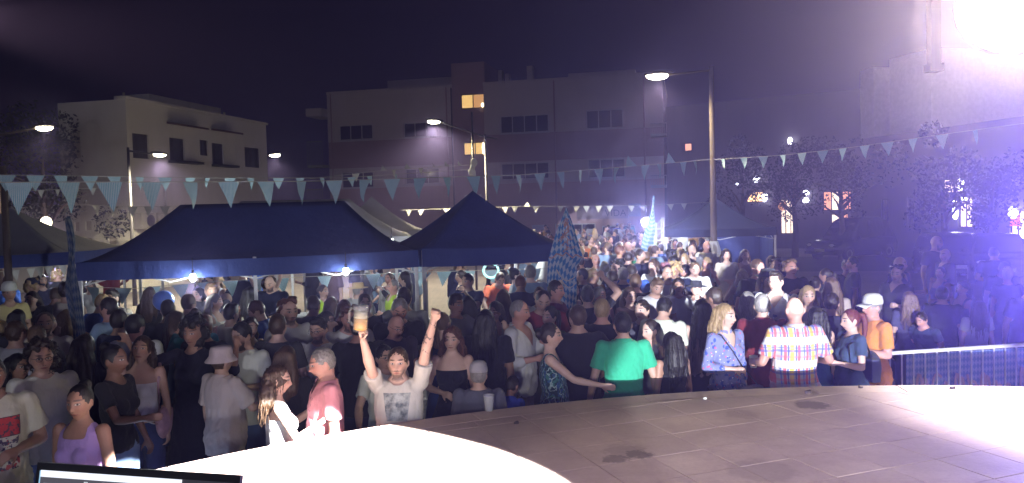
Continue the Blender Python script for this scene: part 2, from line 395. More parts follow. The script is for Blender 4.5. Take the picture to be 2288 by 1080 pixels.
def figure(height=1.75,female=False,fat=0.,lean=0.,side=0.,arms=('down','down'),head=(0.,0.,0.),stance=.10,voxel=.012,hi=True,hands=True,twist=0.,curls=(None,None),points=(False,False)):
    """lays out a posed body; head=(yaw,pitch,roll); returns a Fig with the body's numpy surface and its frames"""
    F=Fig(); k=height/1.75; F.k=k; F.female=female; F.fat=fat; F.voxel=voxel
    def upper(p):
        p=np.atleast_2d(np.asarray(p,float)); t=np.clip((p[:,2]-.90)/.38,0,1); t=t*t*(3-2*t)
        o=np.array([0,0,1.0]); q=p-o
        al=lean*t; be=side*t; ga=twist*t
        c,s=np.cos(ga),np.sin(ga); q=np.c_[q[:,0]*c-q[:,1]*s,q[:,0]*s+q[:,1]*c,q[:,2]]
        c,s=np.cos(al),np.sin(al); q=np.c_[q[:,0],q[:,1]*c-q[:,2]*s,q[:,1]*s+q[:,2]*c]
        c,s=np.cos(be),np.sin(be); q=np.c_[q[:,0]*c+q[:,2]*s,q[:,1],-q[:,0]*s+q[:,2]*c]
        return q+o
    F.upper=upper
    Rt=rotz(0)
    Rt=np.array([upper([ [0,0,1.4]])[0]*0,]*3) if False else None
    o14=upper([[0,0,1.45]])[0]
    ax=np.array([upper([[1e-3,0,1.45]])[0]-o14,upper([[0,1e-3,1.45]])[0]-o14,upper([[0,0,1.45+1e-3]])[0]-o14]).T/1e-3
    F.chest=ax
    if female:
        F.sec=[(.80,.0,.130,.090),(.88,.005,.172,.112),(.95,.005,.170,.112),(1.02,0,.142,.098),(1.09,-.003,.125,.088),(1.18,-.004,.132,.092),(1.27,-.005,.146,.100),(1.36,.0,.148,.092),(1.43,.008,.135,.072),(1.475,.014,.085,.058),(1.52,.014,.05,.048)]
        F.sx=.162; F.ar=.86
    else:
        F.sec=[(.80,.0,.130,.095),(.88,.0,.165,.112),(.95,.0,.166,.112),(1.02,0,.156,.106),(1.09,-.002,.150,.103),(1.18,-.003,.160,.108),(1.28,-.003,.176,.116),(1.37,.0,.178,.108),(1.44,.008,.158,.084),(1.485,.014,.10,.066),(1.53,.014,.06,.056)]
        F.sx=.190; F.ar=1.0
    if fat:
        F.sec=[(z,y-(fat*.07*math.exp(-((z-1.07)/.14)**2)),a*(1+fat*.32*math.exp(-((z-1.05)/.22)**2)),b*(1+fat*.55*math.exp(-((z-1.07)/.2)**2))) for z,y,a,b in F.sec]
        F.ar*=1+.12*fat
    sh=[];el=[];wr=[];hd=[];pn=[];cu=[]
    for i,sx in enumerate((1,-1)):
        a=arms[i]; a=ARM[a] if isinstance(a,str) else a
        m=np.array([sx,1,1.])
        S=upper([[sx*F.sx,.008,1.435]])[0]
        raise_=max(0,a[0][2]/np.linalg.norm(a[0]))
        S=S+ax@np.array([-sx*.02*raise_,0,.045*raise_])
        ud=ax@(np.array(a[0],float)*m); ud/=np.linalg.norm(ud)
        fd=ax@(np.array(a[1],float)*m); fd/=np.linalg.norm(fd)
        E=S+ud*.285; W_=E+fd*.255
        sh.append(S);el.append(E);wr.append(W_);hd.append(fd);pn.append(ax@(np.array(a[2],float)*m)); cu.append(a[3] if curls[i] is None else curls[i])
    F.sh,F.el,F.wr,F.hd,F.pn=sh,el,wr,hd,pn
    nb=upper([[0,.018,1.49]])[0]
    Rh=ax@rotz(head[0])@rotx(head[1])@roty(head[2])
    hc=nb+ax@np.array([0,-.006,.055])+Rh@np.array([0,-.012,.085])
    F.Rh,F.hc,F.nb=Rh,hc,nb
    F.st=stance
    g=Geo()
    torso(g,F,0.,.80,1.53)
    tube(g,[nb-ax[:,2]*.03,nb+ax[:,2]*.03,hc+Rh@np.array([0,.025,-.06]),hc+Rh@np.array([0,.02,-.02])],[.058 if not female else .05,.054 if not female else .046,.052 if not female else .045,.05],10)
    if female:
        for sx in (1,-1): ellipsoid(g,upper([[sx*.065,-.088,1.275]])[0],(.058,.052,.06),ax)
    for i in (0,1):
        r=F.ar
        S,E,W_=sh[i],el[i],wr[i]
        tube(g,[S,S*.7+E*.3,S*.35+E*.65,E],[.056*r,.050*r,.044*r,.038*r],10)
        tube(g,[E,E*.75+W_*.25,E*.4+W_*.6,W_],[.038*r,.042*r,.034*r,.026*r],10)
    for sx in (1,-1):
        hx=sx*.086
        tube(g,[(hx,.0,.90),(hx+sx*(stance-.086)*.3,-.004,.72),(sx*stance,-.012,.50)],[(.085,.090),(.072,.078),(.054,.058)],10)
        tube(g,[(sx*stance,-.012,.50),(sx*stance,.012,.36),(sx*stance,.012,.2),(sx*stance,.015,.09)],[.054,.056,.042,.036],10)
        tube(g,[(sx*stance,.03,.045),(sx*(stance+.01),-.06,.035),(sx*(stance+.02),-.15,.025)],[(.036,.042),(.044,.032),(.038,.02)],8)
    if hi: head_geo(g,Rh,hc,True,female)
    else: head_geo(g,Rh,hc,False,female)
    F.grip=[None,None]
    if hands:
        for i,sx in enumerate((1,-1)):
            F.grip[i]=hand_geo(g,wr[i],hd[i],pn[i],sx*1,curl=cu[i],scale=.92 if female else 1.0,point=points[i],thumb=.75 if cu[i]>.8 else .35)
    v,q,n=remesh(g,voxel,1)
    F.v,F.q=v,q
    hl=(v-hc)@Rh
    rad=np.sqrt((hl[:,0]/.09)**2+(hl[:,1]/.125)**2+(hl[:,2]/.135)**2)
    F.hl=hl; F.isf=(rad<1.12).astype(float)
    return F
def body_mesh(F,name,mat):
    m,used=quads_mesh(name,F.v*F.k,F.q,mat)
    set_attr(m,'hl',F.hl[used],'FLOAT_VECTOR'); set_attr(m,'isface',F.isf[used])
    # forearm marker (left arm of the figure) for ink
    a,b=F.el[0],F.wr[0]; d=b-a; t=((F.v-a)@d)/(d@d); dist=np.linalg.norm(F.v-a-np.clip(t,0,1)[:,None]*d,axis=1)
    set_attr(m,'fore',((t>.02)&(t<1.0)&(dist<.075)).astype(float)[used])
    return m
def torso(g,F,inf,z0,z1,flare=0.,k=20):
    a=np.arange(k)*2*np.pi/k; rings=[]
    Z=np.array([s[0] for s in F.sec]); zs=np.unique(np.concatenate([[z0],Z[(Z>z0)&(Z<z1)],[z1]]))
    for z in zs:
        y=np.interp(z,Z,[s[1] for s in F.sec]); ra=np.interp(z,Z,[s[2] for s in F.sec]); rb=np.interp(z,Z,[s[3] for s in F.sec])
        fl=flare*max(0,(1.22-z)/.4)
        ca,sa=np.cos(a),np.sin(a)
        rings.append(np.c_[np.sign(ca)*np.abs(ca)**.85*(ra+inf+fl),y+np.sign(sa)*np.abs(sa)**.9*(rb+inf+fl),np.full(k,z)])
    g.add(F.upper(np.concatenate(rings)),loft_faces(len(zs),k))
def garment(F,name,mat,kind='tee',hem=.86,sleeve=.6,inf=.016,neck=.085,vneck=0.,loose=.012,seed=0,voxel=None,top=1.50,strap=.10,fold=.0115,off=0):
    """upper garment as an open shell over the posed body"""
    vx=voxel or F.voxel*1.05
    g=Geo(); ax=F.chest
    torso(g,F,inf,hem,min(top,1.50),flare=loose)
    if F.female:
        for sx in (1,-1): ellipsoid(g,F.upper([[sx*.065,-.088,1.275]])[0],(.058+inf*.8,.052+inf*.8,.06+inf*.8),ax)
    if sleeve>0:
        for i in (0,1):
            S,E,W_=F.sh[i],F.el[i],F.wr[i]; r=F.ar; sx=1-2*i
            ellipsoid(g,S,np.array([1,1,1])*(.057*r+inf*.55),None,14,10)
            tube(g,[F.upper([[sx*.09,.004,1.40]])[0],S],[.07,.056*r+inf*.5],12)
            if sleeve<=1:
                e=S+(E-S)*sleeve
                tube(g,[S,S*.5+e*.5,e,e+(E-S)*.02],[.054*r+inf*.6,.050*r+inf*.6+loose*.3,.047*r+inf*.7+loose*.6,.046*r+inf*.7+loose*.6],14,round_ends=False)
            else:
                tube(g,[S,S*.5+E*.5,E],[.054*r+inf*.6,.049*r+inf*.6,.042*r+inf*.7],14)
                e=E+(W_-E)*(sleeve-1)
                tube(g,[E,E*.5+e*.5,e],[.046*r+inf*.8,.044*r+inf*.6,.036*r+inf*.5],12)
    v,q,n=remesh(g,vx,3)
    inv=np.linalg.inv(ax)
    nb=F.upper([[0,.016,1.485]])[0]
    L=(v-nb)@inv.T           # chest-frame coordinates, origin at the neck base
    # folds
    amp=fold*(.5+.8*np.clip((1.3-v[:,2])/.3,0,1))
    w=wob(v,seed+11,.17,(1,1,.45),5)+.9*np.abs(wob(v,seed+12,.095,(1,.8,.6),4))-.3
    v2=v+n*(amp*w)[:,None]
    cen=L[q].mean(1); cz=v[q].mean(1)[:,2]
    # neck opening
    nr=neck*(1+.0*cen[:,1])
    dd=np.hypot(cen[:,0],(cen[:,1]+.01)*1.05)
    cut=(dd<nr)&(cen[:,2]>-.05)
    if vneck>0: cut|=(cen[:,1]<-.02)&(cen[:,2]>-vneck)&(np.abs(cen[:,0])<(vneck+cen[:,2])*.62)
    if kind=='tank':
        cut|=(np.abs(cen[:,0])>strap+.045)&(cen[:,2]>-.16)
        cut|=(np.abs(cen[:,0])<strap-.03)&(cen[:,2]>-.09)
    if kind=='strap':
        cut|=(np.abs(cen[:,0])>strap+.012)&(cen[:,2]>-.15)
        cut|=(np.abs(cen[:,0])<strap-.012)&(cen[:,2]>-.13)
    if kind=='tube': cut|=cen[:,2]>-.14
    q=q[~cut]
    # smooth the cut edges
    e=np.sort(np.concatenate([q[:,[0,1]],q[:,[1,2]],q[:,[2,3]],q[:,[3,0]]]),1); key=e[:,0]*len(v)+e[:,1]
    ku,ki,kc=np.unique(key,return_index=True,return_counts=True); be=e[ki[kc==1]]
    if len(be):
        for _ in range(5):
            acc=np.zeros_like(v2); cnt=np.zeros(len(v2))
            for a_,b_ in ((0,1),(1,0)):
                np.add.at(acc,be[:,a_],v2[be[:,b_]]); np.add.at(cnt,be[:,a_],1)
            bb=cnt>=2; v2[bb]=v2[bb]*.4+.6*acc[bb]/cnt[bb][:,None]
    m,used=quads_mesh(name,v2*F.k,q,mat)
    gl=np.c_[L[:,0],L[:,1],L[:,2]]
    set_attr(m,'gl',gl[used],'FLOAT_VECTOR')
    return m
def legwear(F,name,mat,kind='trousers',top=1.0,inf=.012,length=.07,seed=0):
    g=Geo(); v_=F.voxel*1.25
    if kind=='skirt':
        k=24; a=np.arange(k)*2*np.pi/k; rings=[]
        zs=np.linspace(length,top,7)
        for z in zs:
            t=(top-z)/(top-length+1e-6); ra=np.interp(z,[s[0] for s in F.sec],[s[2] for s in F.sec]) if z>.9 else .185
            rr=max(ra,.13)+inf+.10*t*(1 if z<.9 else .2)
            wv=1+.05*t*np.sin(a*7+seed)
            rings.append(np.c_[np.cos(a)*rr*wv,np.sin(a)*rr*.78*wv,np.full(k,z)])
        g.add(np.concatenate(rings),loft_faces(len(zs),k))
    else:
        torso(g,F,inf,.80,top,0)
        for sx in (1,-1):
            hx=sx*.086; st=F.st
            pts=[(hx,0,.90),(hx+sx*(st-.086)*.3,-.004,.72),(sx*st,-.012,.50),(sx*st,.012,.30),(sx*st,.014,.08)]
            rad=[.090+inf,.080+inf,.064+inf,.060+inf,.058+inf]
            keep=[i for i,p in enumerate(pts) if p[2]>=length]
            P=[pts[i] for i in keep]; Rr=[rad[i]+(.012 if length>.3 else 0) for i in keep]
            if len(P)<2: P=pts[:2]; Rr=rad[:2]
            tube(g,P,Rr,12,round_ends=False)
    v,q,n=remesh(g,v_,2)
    v=v+n*(.005*wob(v,seed+5,.09,(1,1,.8),5))[:,None]
    m,_=quads_mesh(name,v*F.k,q,mat); return m
# ---- hair, in head coordinates (origin at the middle of the head, face to -y)
def hair_mesh(style,name,mat,seed=0,hi=True,female=True):
    r=rs(seed); g=Geo(); strands=[]
    vx=.0085 if hi else .014
    w=.072 if female else .076
    if style=='short':
        ellipsoid(g,(0,.012,.020),(w+.007,.097,.109),None,18,12)
    elif style=='buzz':
        ellipsoid(g,(0,.012,.018),(w+.0045,.094,.1045),None,18,12)
    elif style=='receding':
        ellipsoid(g,(0,.030,.010),(w+.007,.084,.098),None,18,12)
    elif style=='fringe_bald':
        ellipsoid(g,(0,.035,-.018),(w+.008,.073,.055),None,18,10)
    elif style=='quiff':
        ellipsoid(g,(0,.012,.020),(w+.006,.097,.108),None,18,12)
        ellipsoid(g,(0,-.035,.092),(.060,.060,.036),rotx(-.25),14,8)
    elif style in('afro','curly'):
        R_=.032 if style=='curly' else .042
        for i in range(70 if hi else 40):
            d=r.normal(size=3); d/=np.linalg.norm(d)
            if d[1]<-.35 and d[2]<.55: continue
            if d[2]<-.75: continue
            c=d*np.array([w+.022,.110,.120])+np.array([0,.018,.015])+r.normal(size=3)*.008
            ellipsoid(g,c,np.array([1,1,1])*R_*r.uniform(.75,1.15),None,8,6)
    elif style in('bun','pony','updo'):
        ellipsoid(g,(0,.014,.020),(w+.007,.097,.108),None,18,12)
        if style=='bun': ellipsoid(g,(0,.075,.105),(.045,.045,.042),None,12,8)
        elif style=='updo': ellipsoid(g,(0,.11,.02),(.045,.038,.05),None,12,8)
        else:
            tube(g,[(0,.10,.05),(0,.150,.04),(.005,.165,-.05),(0,.150,-.17),(.01,.13,-.26)],[.022,.034,.034,.027,.010],9)
    else: # long, bob, wavy
        ellipsoid(g,(0,.014,.020),(w+.010,.100,.111),None,18,12)
        bot={'long':-.33,'bob':-.15,'wavy':-.24,'verylong':-.42}[style]
        for sx in (-1,0,1):
            for t in range(2):
                x0=sx*(w+.006) if sx else (-.03 if t else .03)
                y0=.040+.035*t if sx else .085
                fl=.030 if style!='long' else .012
                tube(g,[(x0*.8,y0,.06),(x0*1.04,y0+.008,-.02),(x0*(1.12 if sx else 1.0)+sx*fl*.5,y0+.02,-.09),(x0*1.05+sx*fl,y0+.012+(.02 if not sx else .0),(bot-.09)*.55),(x0*.9+sx*fl,y0+.0+(.015 if not sx else -.01),bot+r.uniform(-.02,.02))],
                     [(.020,.030),(.022,.036),(.026,.040),(.026,.036),(.014,.016)] if sx else [(.05,.024),(.055,.028),(.055,.03),(.05,.026),(.03,.014)],10,up=(0,1,0))
    v,q,n=remesh(g,vx,2 if style not in('curly','afro') else 1)
    a={'curly':.006,'afro':.006,'wavy':.006,'bob':.004,'short':.0045,'quiff':.005}.get(style,.0028)
    if style in('buzz','fringe_bald'): a=.001
    an=(1,1,.15) if style in('long','bob','wavy','pony','verylong') else (1,1,1)
    v=v+n*(a*(wob(v,seed+1,.022 if hi else .035,an,6)+.7*wob(v,seed+2,.05,(1,1,.6),4)))[:,None]
    if style=='wavy': v[:,0]+=.006*np.sin(v[:,2]*60+v[:,1]*20); v[:,1]+=.005*np.sin(v[:,2]*52+v[:,0]*25)
    g2=Geo(); g2.add(v,[tuple(x) for x in q.tolist()])
    if hi and style in('long','wavy','bob','verylong','curly','afro'):
        nst=240 if style!='afro' else 150
        pick=r.choice(len(v),nst,replace=False)
        for i in pick:
            p=v[i]; nn=n[i]
            if style in('curly','afro'):
                R1=frame(nn)
                t=np.linspace(0,1,7); ra=.007
                pts=[p+nn*(-.006+.030*tt)+R1[0]*ra*math.cos(tt*9+i)+R1[1]*ra*math.sin(tt*9+i)-np.array([0,0,.012*tt]) for tt in t]
            else:
                if p[1]<-.01 and (abs(p[0])<.066 or p[2]>.05): continue
                ln=r.uniform(.08,.17); t=np.linspace(0,1,5)
                wv=.007 if style=='wavy' else .003
                pts=[p+nn*(.002+.004*tt)+np.array([wv*math.sin(tt*9+i),wv*math.cos(tt*8+i),0])*tt+np.array([p[0]*.05,.0,-ln])*tt for tt in t]
            tube(g2,pts,[.0035]*(len(pts)-1)+[.0008],4,round_ends=False)
    m=g2.mesh(name)
    m.polygons.foreach_set('use_smooth',np.ones(len(m.polygons),bool)); m.materials.append(mat)
    return m
def hat_mesh(kind,name,mat):
    g=Geo(); k=24; a=np.arange(k)*2*np.pi/k
    def ring(rx,ry,z,cy=.008): return np.c_[np.cos(a)*rx,np.sin(a)*ry+cy,np.full(k,z)]
    if kind=='bucket':
        prof=[(.140,.155,.005),(.142,.157,.008),(.095,.115,.062),(.090,.110,.11),(.078,.098,.142),(.04,.05,.150),(.005,.006,.151)]
        prof=[(.132,.147,.004)]+prof
    elif kind=='cap':
        prof=[(.082,.104,.035),(.090,.112,.036),(.090,.112,.07),(.080,.102,.115),(.055,.07,.142),(.02,.03,.150),(.004,.005,.151)]
    elif kind=='beanie':
        prof=[(.086,.108,.03),(.092,.114,.032),(.092,.114,.075),(.082,.104,.12),(.055,.07,.150),(.02,.03,.158),(.004,.005,.159)]
    else: # straw / brimmed hat
        prof=[(.165,.185,.048),(.168,.188,.052),(.092,.114,.058),(.086,.108,.11),(.078,.098,.135),(.04,.05,.138),(.005,.006,.136)]
    v=np.concatenate([ring(*p) for p in prof])
    g.add(v,loft_faces(len(prof),k))
    if kind=='cap':
        b=[]; 
        for t in np.linspace(-1,1,11):
            b.append((t*.078,-.095*math.cos(t*1.0)-.002,.046)); 
        f=[(t*.072,-.185+.055*t*t,.030-.014*t*t*2) for t in np.linspace(-1,1,11)]
        vv=np.array(b+f); vv2=vv-np.array([0,0,.006]); n=11
        fs=[(i,i+1,n+i+1,n+i) for i in range(n-1)]; o=2*n
        fs+=[(o+i,o+n+i,o+n+i+1,o+i+1) for i in range(n-1)]
        fs+=[(n+i,n+i+1,o+n+i+1,o+n+i) for i in range(n-1)]+[(i,o+i,o+i+1,i+1) for i in range(n-1)]
        fs+=[(0,n,o+n,o),(n-1,o+n-1,o+2*n-1,2*n-1)]
        g.add(np.concatenate([vv,vv2]),fs)
    m=g.mesh(name); m.polygons.foreach_set('use_smooth',np.ones(len(m.polygons),bool)); m.materials.append(mat); return m
def glasses_mesh(name,mat):
    g=Geo()
    for sx in (-1,1):
        a=np.linspace(0,2*np.pi,15)[:-1]
        pts=[(sx*.032+.023*math.cos(t),-.104+abs(.023*math.cos(t)+sx*.0)*.06,.008+.017*math.sin(t)) for t in a]; pts.append(pts[0])
        tube(g,pts,[.0022]*len(pts),5,round_ends=False)
        tube(g,[(sx*.054,-.100,.012),(sx*.078,-.05,.012),(sx*.081,.01,.008)],[.002]*3,5)
    tube(g,[(-.009,-.108,.012),(.009,-.108,.012)],[.002,.002],5)
    m=g.mesh(name); m.materials.append(mat); return m
def cup_mesh(name,mat,h=.115,r0=.030,r1=.042):
    g=Geo(); k=14; a=np.arange(k)*2*np.pi/k
    R=lambda r,z:np.c_[np.cos(a)*r,np.sin(a)*r,np.full(k,z)]
    prof=[(r0,0),(r1,h-.004),(r1+.002,h),(r1-.001,h),(r0-.0015,.004)]
    v=np.concatenate([R(*p) for p in prof]); f=loft_faces(5,k,True)
    g.add(v,f); m=g.mesh(name); m.materials.append(mat); m.polygons.foreach_set('use_smooth',np.ones(len(m.polygons),bool)); return m
# ------------------------------------------------------------------ scene helpers
def link(name,mesh,parent=None,label=None,cat=None,group=None,kind=None,color=None):
    o=bpy.data.objects.new(name,mesh); C.objects.link(o)
    if parent is not None: o.parent=parent
    tag(o,label,cat,group,kind)
    if color is not None: o.color=(*color,1)
    return o
def tag(o,label=None,cat=None,group=None,kind=None):
    for k,v in (('label',label),('category',cat),('group',group),('kind',kind)):
        if v is not None: o[k]=v
    return o
def thing(name,label,cat,loc=(0,0,0),rz=0.,group=None):
    o=bpy.data.objects.new(name,None); C.objects.link(o); o.location=loc; o.rotation_euler[2]=rz; o.empty_display_size=.1
    return tag(o,label,cat,group)
BOXF=[(0,3,2,1),(4,5,6,7),(0,1,5,4),(1,2,6,5),(2,3,7,6),(3,0,4,7)]
def box(g,a,b,M=None):
    (x0,y0,z0),(x1,y1,z1)=a,b
    v=np.array([(x0,y0,z0),(x1,y0,z0),(x1,y1,z0),(x0,y1,z0),(x0,y0,z1),(x1,y0,z1),(x1,y1,z1),(x0,y1,z1)],float)
    if M is not None: v=v@M[0].T+M[1]
    g.add(v,BOXF); return g
def rod(g,p,q,r,k=8): tube(g,[p,q],[r,r],k,round_ends=False); return g
def gm(g,name,mat,smooth=False):
    m=g.mesh(name); 
    if mat: m.materials.append(mat)
    if smooth: m.polygons.foreach_set('use_smooth',np.ones(len(m.polygons),bool))
    return m
def B(name,a,b,mat,parent=None,**k): g=Geo(); box(g,a,b); return link(name,gm(g,name,mat),parent,**k)
# ------------------------------------------------------------------ materials of the place
def m_paving():
    t=NT('plaza_paving'); tc=t.N('ShaderNodeTexCoord').outputs['Object']
    n=t.noise(tc,.7,6,.6); n2=t.noise(tc,9,4,.6)
    c=t.mix(t.ramp(n,.3,.7),(.13,.12,.13),(.20,.185,.18)); c=t.mix(t.math('MULTIPLY',n2,.4),c,(.09,.085,.09))
    br=t.N('ShaderNodeTexBrick'); br.inputs['Scale'].default_value=1.4; br.inputs['Mortar Size'].default_value=.012; br.inputs['Color1'].default_value=(1,1,1,1); br.inputs['Color2'].default_value=(.85,.85,.85,1); br.inputs['Mortar'].default_value=(.4,.4,.4,1); t.L(tc,br.inputs['Vector'])
    t.base(t.mix(1.,c,br.outputs['Color'],'MULTIPLY')); t.set(.75,.3); t.bump(n2,.3,.01); return t.m
def m_tile():
    t=NT('stage_tile'); tc=t.N('ShaderNodeTexCoord').outputs['Object']; g=t.N('ShaderNodeNewGeometry').outputs['Position']
    oi=t.N('ShaderNodeObjectInfo').outputs['Random']
    n=t.noise(g,2.3,6,.65); n2=t.noise(g,38,5,.6)
    c=t.mix(t.ramp(n,.3,.72),(.36,.265,.235),(.50,.385,.34))
    c=t.mix(t.math('MULTIPLY',oi,.28),c,(.33,.25,.23))
    c=t.mix(t.math('MULTIPLY',t.ramp(n2,.45,.8),.30),c,(.26,.20,.18))
    n3=t.noise(t.scale(g,1.,1.6,1.),.9,7,.7); c=t.mix(t.math('MULTIPLY',t.ramp(n3,.48,.72),.45),c,(.25,.19,.17)); n4=t.noise(g,6.5,6,.72); c=t.mix(t.math('MULTIPLY',t.ramp(n4,.56,.70),.35),c,(.28,.21,.19))
    # wet spills and grime
    for (px,py,ry,k) in ((1812,904,.13,.9),(1372,1024,.075,.8),(1428,1013,.085,.85),(1400,1006,.14,.35),(1700,1050,.2,.3),(1660,925,.12,.3)):
        p=onz(px,py,STAGE)
        d=t.N('ShaderNodeVectorMath',operation='DISTANCE'); t.L(g,d.inputs[0]); d.inputs[1].default_value=p
        w=t.math('ADD',d.outputs['Value'],t.math('MULTIPLY',t.math('SUBTRACT',t.noise(g,11,5,.7),.5),.22))
        n_=t.N('ShaderNodeMapRange'); n_.inputs[1].default_value=ry*1.08; n_.inputs[2].default_value=ry*.8; t.L(w,n_.inputs[0])
        c=t.mix(t.math('MULTIPLY',n_.outputs[0],k*.8),c,(.10,.072,.075))
    t.base(c); t.set(.62,.35); t.bump(t.math('ADD',n2,t.math('MULTIPLY',n,.6)),.35,.006); return t.m
def lozenge(name,a,b,sx,sz,rough=.85,coords='Object',trans=0.,axis='xz',alt=None):
    """blue and white diamonds"""
    t=NT(name); tc=t.attr('gl').outputs['Vector'] if 'flag' in name else t.N('ShaderNodeTexCoord').outputs[coords]; x,y,z=t.xyz(tc)
    if axis=='yz': x=y
    u=t.math('DIVIDE',x,sx); v=t.math('DIVIDE',z,sz)
    f1=t.math('FLOOR',t.math('ADD',u,v)); f2=t.math('FLOOR',t.math('SUBTRACT',u,v))
    m=t.math('MODULO',t.math('ABSOLUTE',t.math('ADD',f1,f2)),2.)
    c=t.mix(m,a,b); c=t.mix(t.math('MULTIPLY',t.noise(tc,20,3,.5),.25),c,(.35,.38,.45),'MULTIPLY')
    t.base(c); t.set(rough,.2); t.bump(t.noise(tc,9,3,.5),.3,.02)
    if trans: t.p.inputs['Transmission Weight'].default_value=0
    return t.m
def wallmat(name,col,var=.12,sc_=.8,bumpk=.25):
    t=NT(name); tc=t.N('ShaderNodeTexCoord').outputs['Object']
    n=t.noise(tc,sc_,6,.65); s=t.noise(t.scale(tc,2.2,2.2,.18),1.2,4,.6); f=t.noise(tc,60,3,.6)
    c=t.mix(t.ramp(n,.3,.75),tuple(v*(1-var) for v in col),col)
    c=t.mix(t.math('MULTIPLY',t.ramp(s,.52,.78),.30),c,tuple(v*.55 for v in col))
    t.base(c); t.set(.9,.15); t.bump(f,bumpk,.008); return t.m
M_white=plain('white_metal',(.55,.55,.57),.45,.5); M_dark=plain('dark_metal',(.035,.035,.04),.45,.5); M_black=plain('black_plastic',(.012,.012,.014),.4,.5)
M_galv=plain('galvanised_steel',(.36,.37,.39),.42,.5,.5); M_wood=plain('weathered_wood',(.10,.078,.062),.8,.2,scale=3,bump=.3)
M_blue=plain('navy_canopy_fabric',(.026,.050,.20),.72,.25,scale=1.6,var=.25,bump=.12); _t=NT('navy_canopy_fabric_'); _tc=_t.N('ShaderNodeTexCoord').outputs['Object']; _n=_t.noise(_t.scale(_tc,1,1,1),1.3,5,.6); _c=_t.noise(_t.scale(_tc,1.,1.,.5),5.5,4,.65)
_t.base(_t.mix(_t.ramp(_n,.3,.7),(.020,.040,.155),(.034,.062,.235))); _t.set(.7,.25); _t.bump(_t.math('ADD',_n,_t.math('MULTIPLY',_c,.45)),.55,.06); M_blue=_t.m; M_blue.name='navy_canopy_cloth'
M_glass=plain('dark_window_glass',(.015,.017,.022),.08,.6,var=0)
M_frame=plain('window_frame_white',(.5,.5,.5),.5,.4); M_framed=plain('window_frame_dark',(.05,.045,.04),.5,.4)
M_rope=plain('rope',(.45,.45,.42),.8,.2)
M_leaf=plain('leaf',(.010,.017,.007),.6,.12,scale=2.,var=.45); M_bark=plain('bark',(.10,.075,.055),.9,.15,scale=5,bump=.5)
M_pen=lozenge('pennant_cloth',(.13,.46,.58),(.80,.86,.86),.018,.012)
M_penw=plain('pale_pennant_cloth',(.55,.57,.52),.8,.2)
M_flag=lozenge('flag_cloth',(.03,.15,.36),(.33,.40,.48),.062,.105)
M_flagd=lozenge('dim_flag_cloth',(.025,.06,.13),(.13,.15,.18),.05,.10)  # flag colours darkened for the left flag
M_ban=lozenge('barrier_banner_cloth',(.10,.17,.36),(.26,.31,.47),.040,.075)
# ------------------------------------------------------------------ ground and haze
g=Geo(); g.add([(-130,-30,0),(130,-30,0),(130,130,0),(-130,130,0)],[(0,1,2,3)]); link('ground',gm(g,'ground',m_paving()),kind='structure')
road=Geo(); a=onz(1700,640,0.)
road.add([(4.5,31,.004),(60,19,.004),(60,27,.004),(4.5,39.5,.004)],[(0,1,2,3)]); link('road',gm(road,'road',plain('asphalt',(.05,.05,.052),.8,.3,scale=.8,bump=.3)),kind='structure')
hz=Geo(); box(hz,(-150,-40,-1.),(150,150,16)); ho=link('haze',gm(hz,'haze',None),kind='stuff')
hm=bpy.data.materials.new('violet_veil_haze'); hm.use_nodes=True; n_=hm.node_tree.nodes; n_.remove(n_['Principled BSDF']); pv=n_.new('ShaderNodeVolumePrincipled')
pv.inputs['Density'].default_value=HAZE; pv.inputs['Color'].default_value=(.47,.41,1.,1); pv.inputs['Anisotropy'].default_value=.84  # violet of the glare veil is put into the haze colour
hm.node_tree.links.new(pv.outputs[0],n_['Material Output'].inputs['Volume']); ho.data.materials.append(hm)
# ------------------------------------------------------------------ stage: slab, rim of coping stones, floor tiles one by one
M_tile=m_tile(); M_rim=plain('coping_stone',(.46,.35,.30),.75,.3,scale=4,var=.2,bump=.3)
g=Geo(); N_=96; a=np.linspace(0,2*np.pi,N_,endpoint=False)
v=[(SCX+(SR-.06)*math.cos(t),SCY+(SR-.06)*math.sin(t),z) for z in (0,STAGE-.10) for t in a]; g.add(v,loft_faces(2,N_))
stage=link('stage',gm(g,'stage',wallmat('stage_wall',(.30,.25,.22))),kind='structure')
RIM=.24
nseg=64
for i in range(nseg):
    t0=2*np.pi*i/nseg; t1=2*np.pi*(i+1)/nseg
    tm=(t0+t1)/2
    if math.sin(tm)<.35: continue
    t0+=.0006; t1-=.0006
    g=Geo(); vv=[]
    for r,z in ((SR-RIM+.003,STAGE-.098),(SR,STAGE-.098),(SR,STAGE-.018),(SR-.014,STAGE-.0045),(SR-RIM+.003,STAGE-.0055)):
        for t in np.linspace(t0,t1,4): vv.append((SCX+r*math.cos(t),SCY+r*math.sin(t),z+.0015*math.sin(i*7.3)))
    f=[(j*4+k,j*4+k+1,((j+1)%5)*4+k+1,((j+1)%5)*4+k) for j in range(5) for k in range(3)]
    f+=[tuple(j*4 for j in range(4,-1,-1)),tuple(j*4+3 for j in range(5))]
    g.add(vv,f); link('coping_stone',gm(g,'coping_stone',M_rim),stage)
def clip_poly(P,inside,cross):
    out=[]
    for i in range(len(P)):
        a_,b_=P[i],P[(i+1)%len(P)]
        ia,ib=inside(a_),inside(b_)
        if ia: out.append(a_)
        if ia!=ib: out.append(cross(a_,b_))
    return out
TS=.362; ta=math.radians(20.6); ct,st_=math.cos(ta),math.sin(ta); T0=np.array([2.5,5.27])
circ=np.array([SCX,SCY]); RR=SR-RIM-.004
def dens(P):
    out=[]
    for i in range(len(P)):
        a_,b_=np.array(P[i]),np.array(P[(i+1)%len(P)]); out+= [a_,a_*.5+b_*.5]
    return out
r_=rs(5)
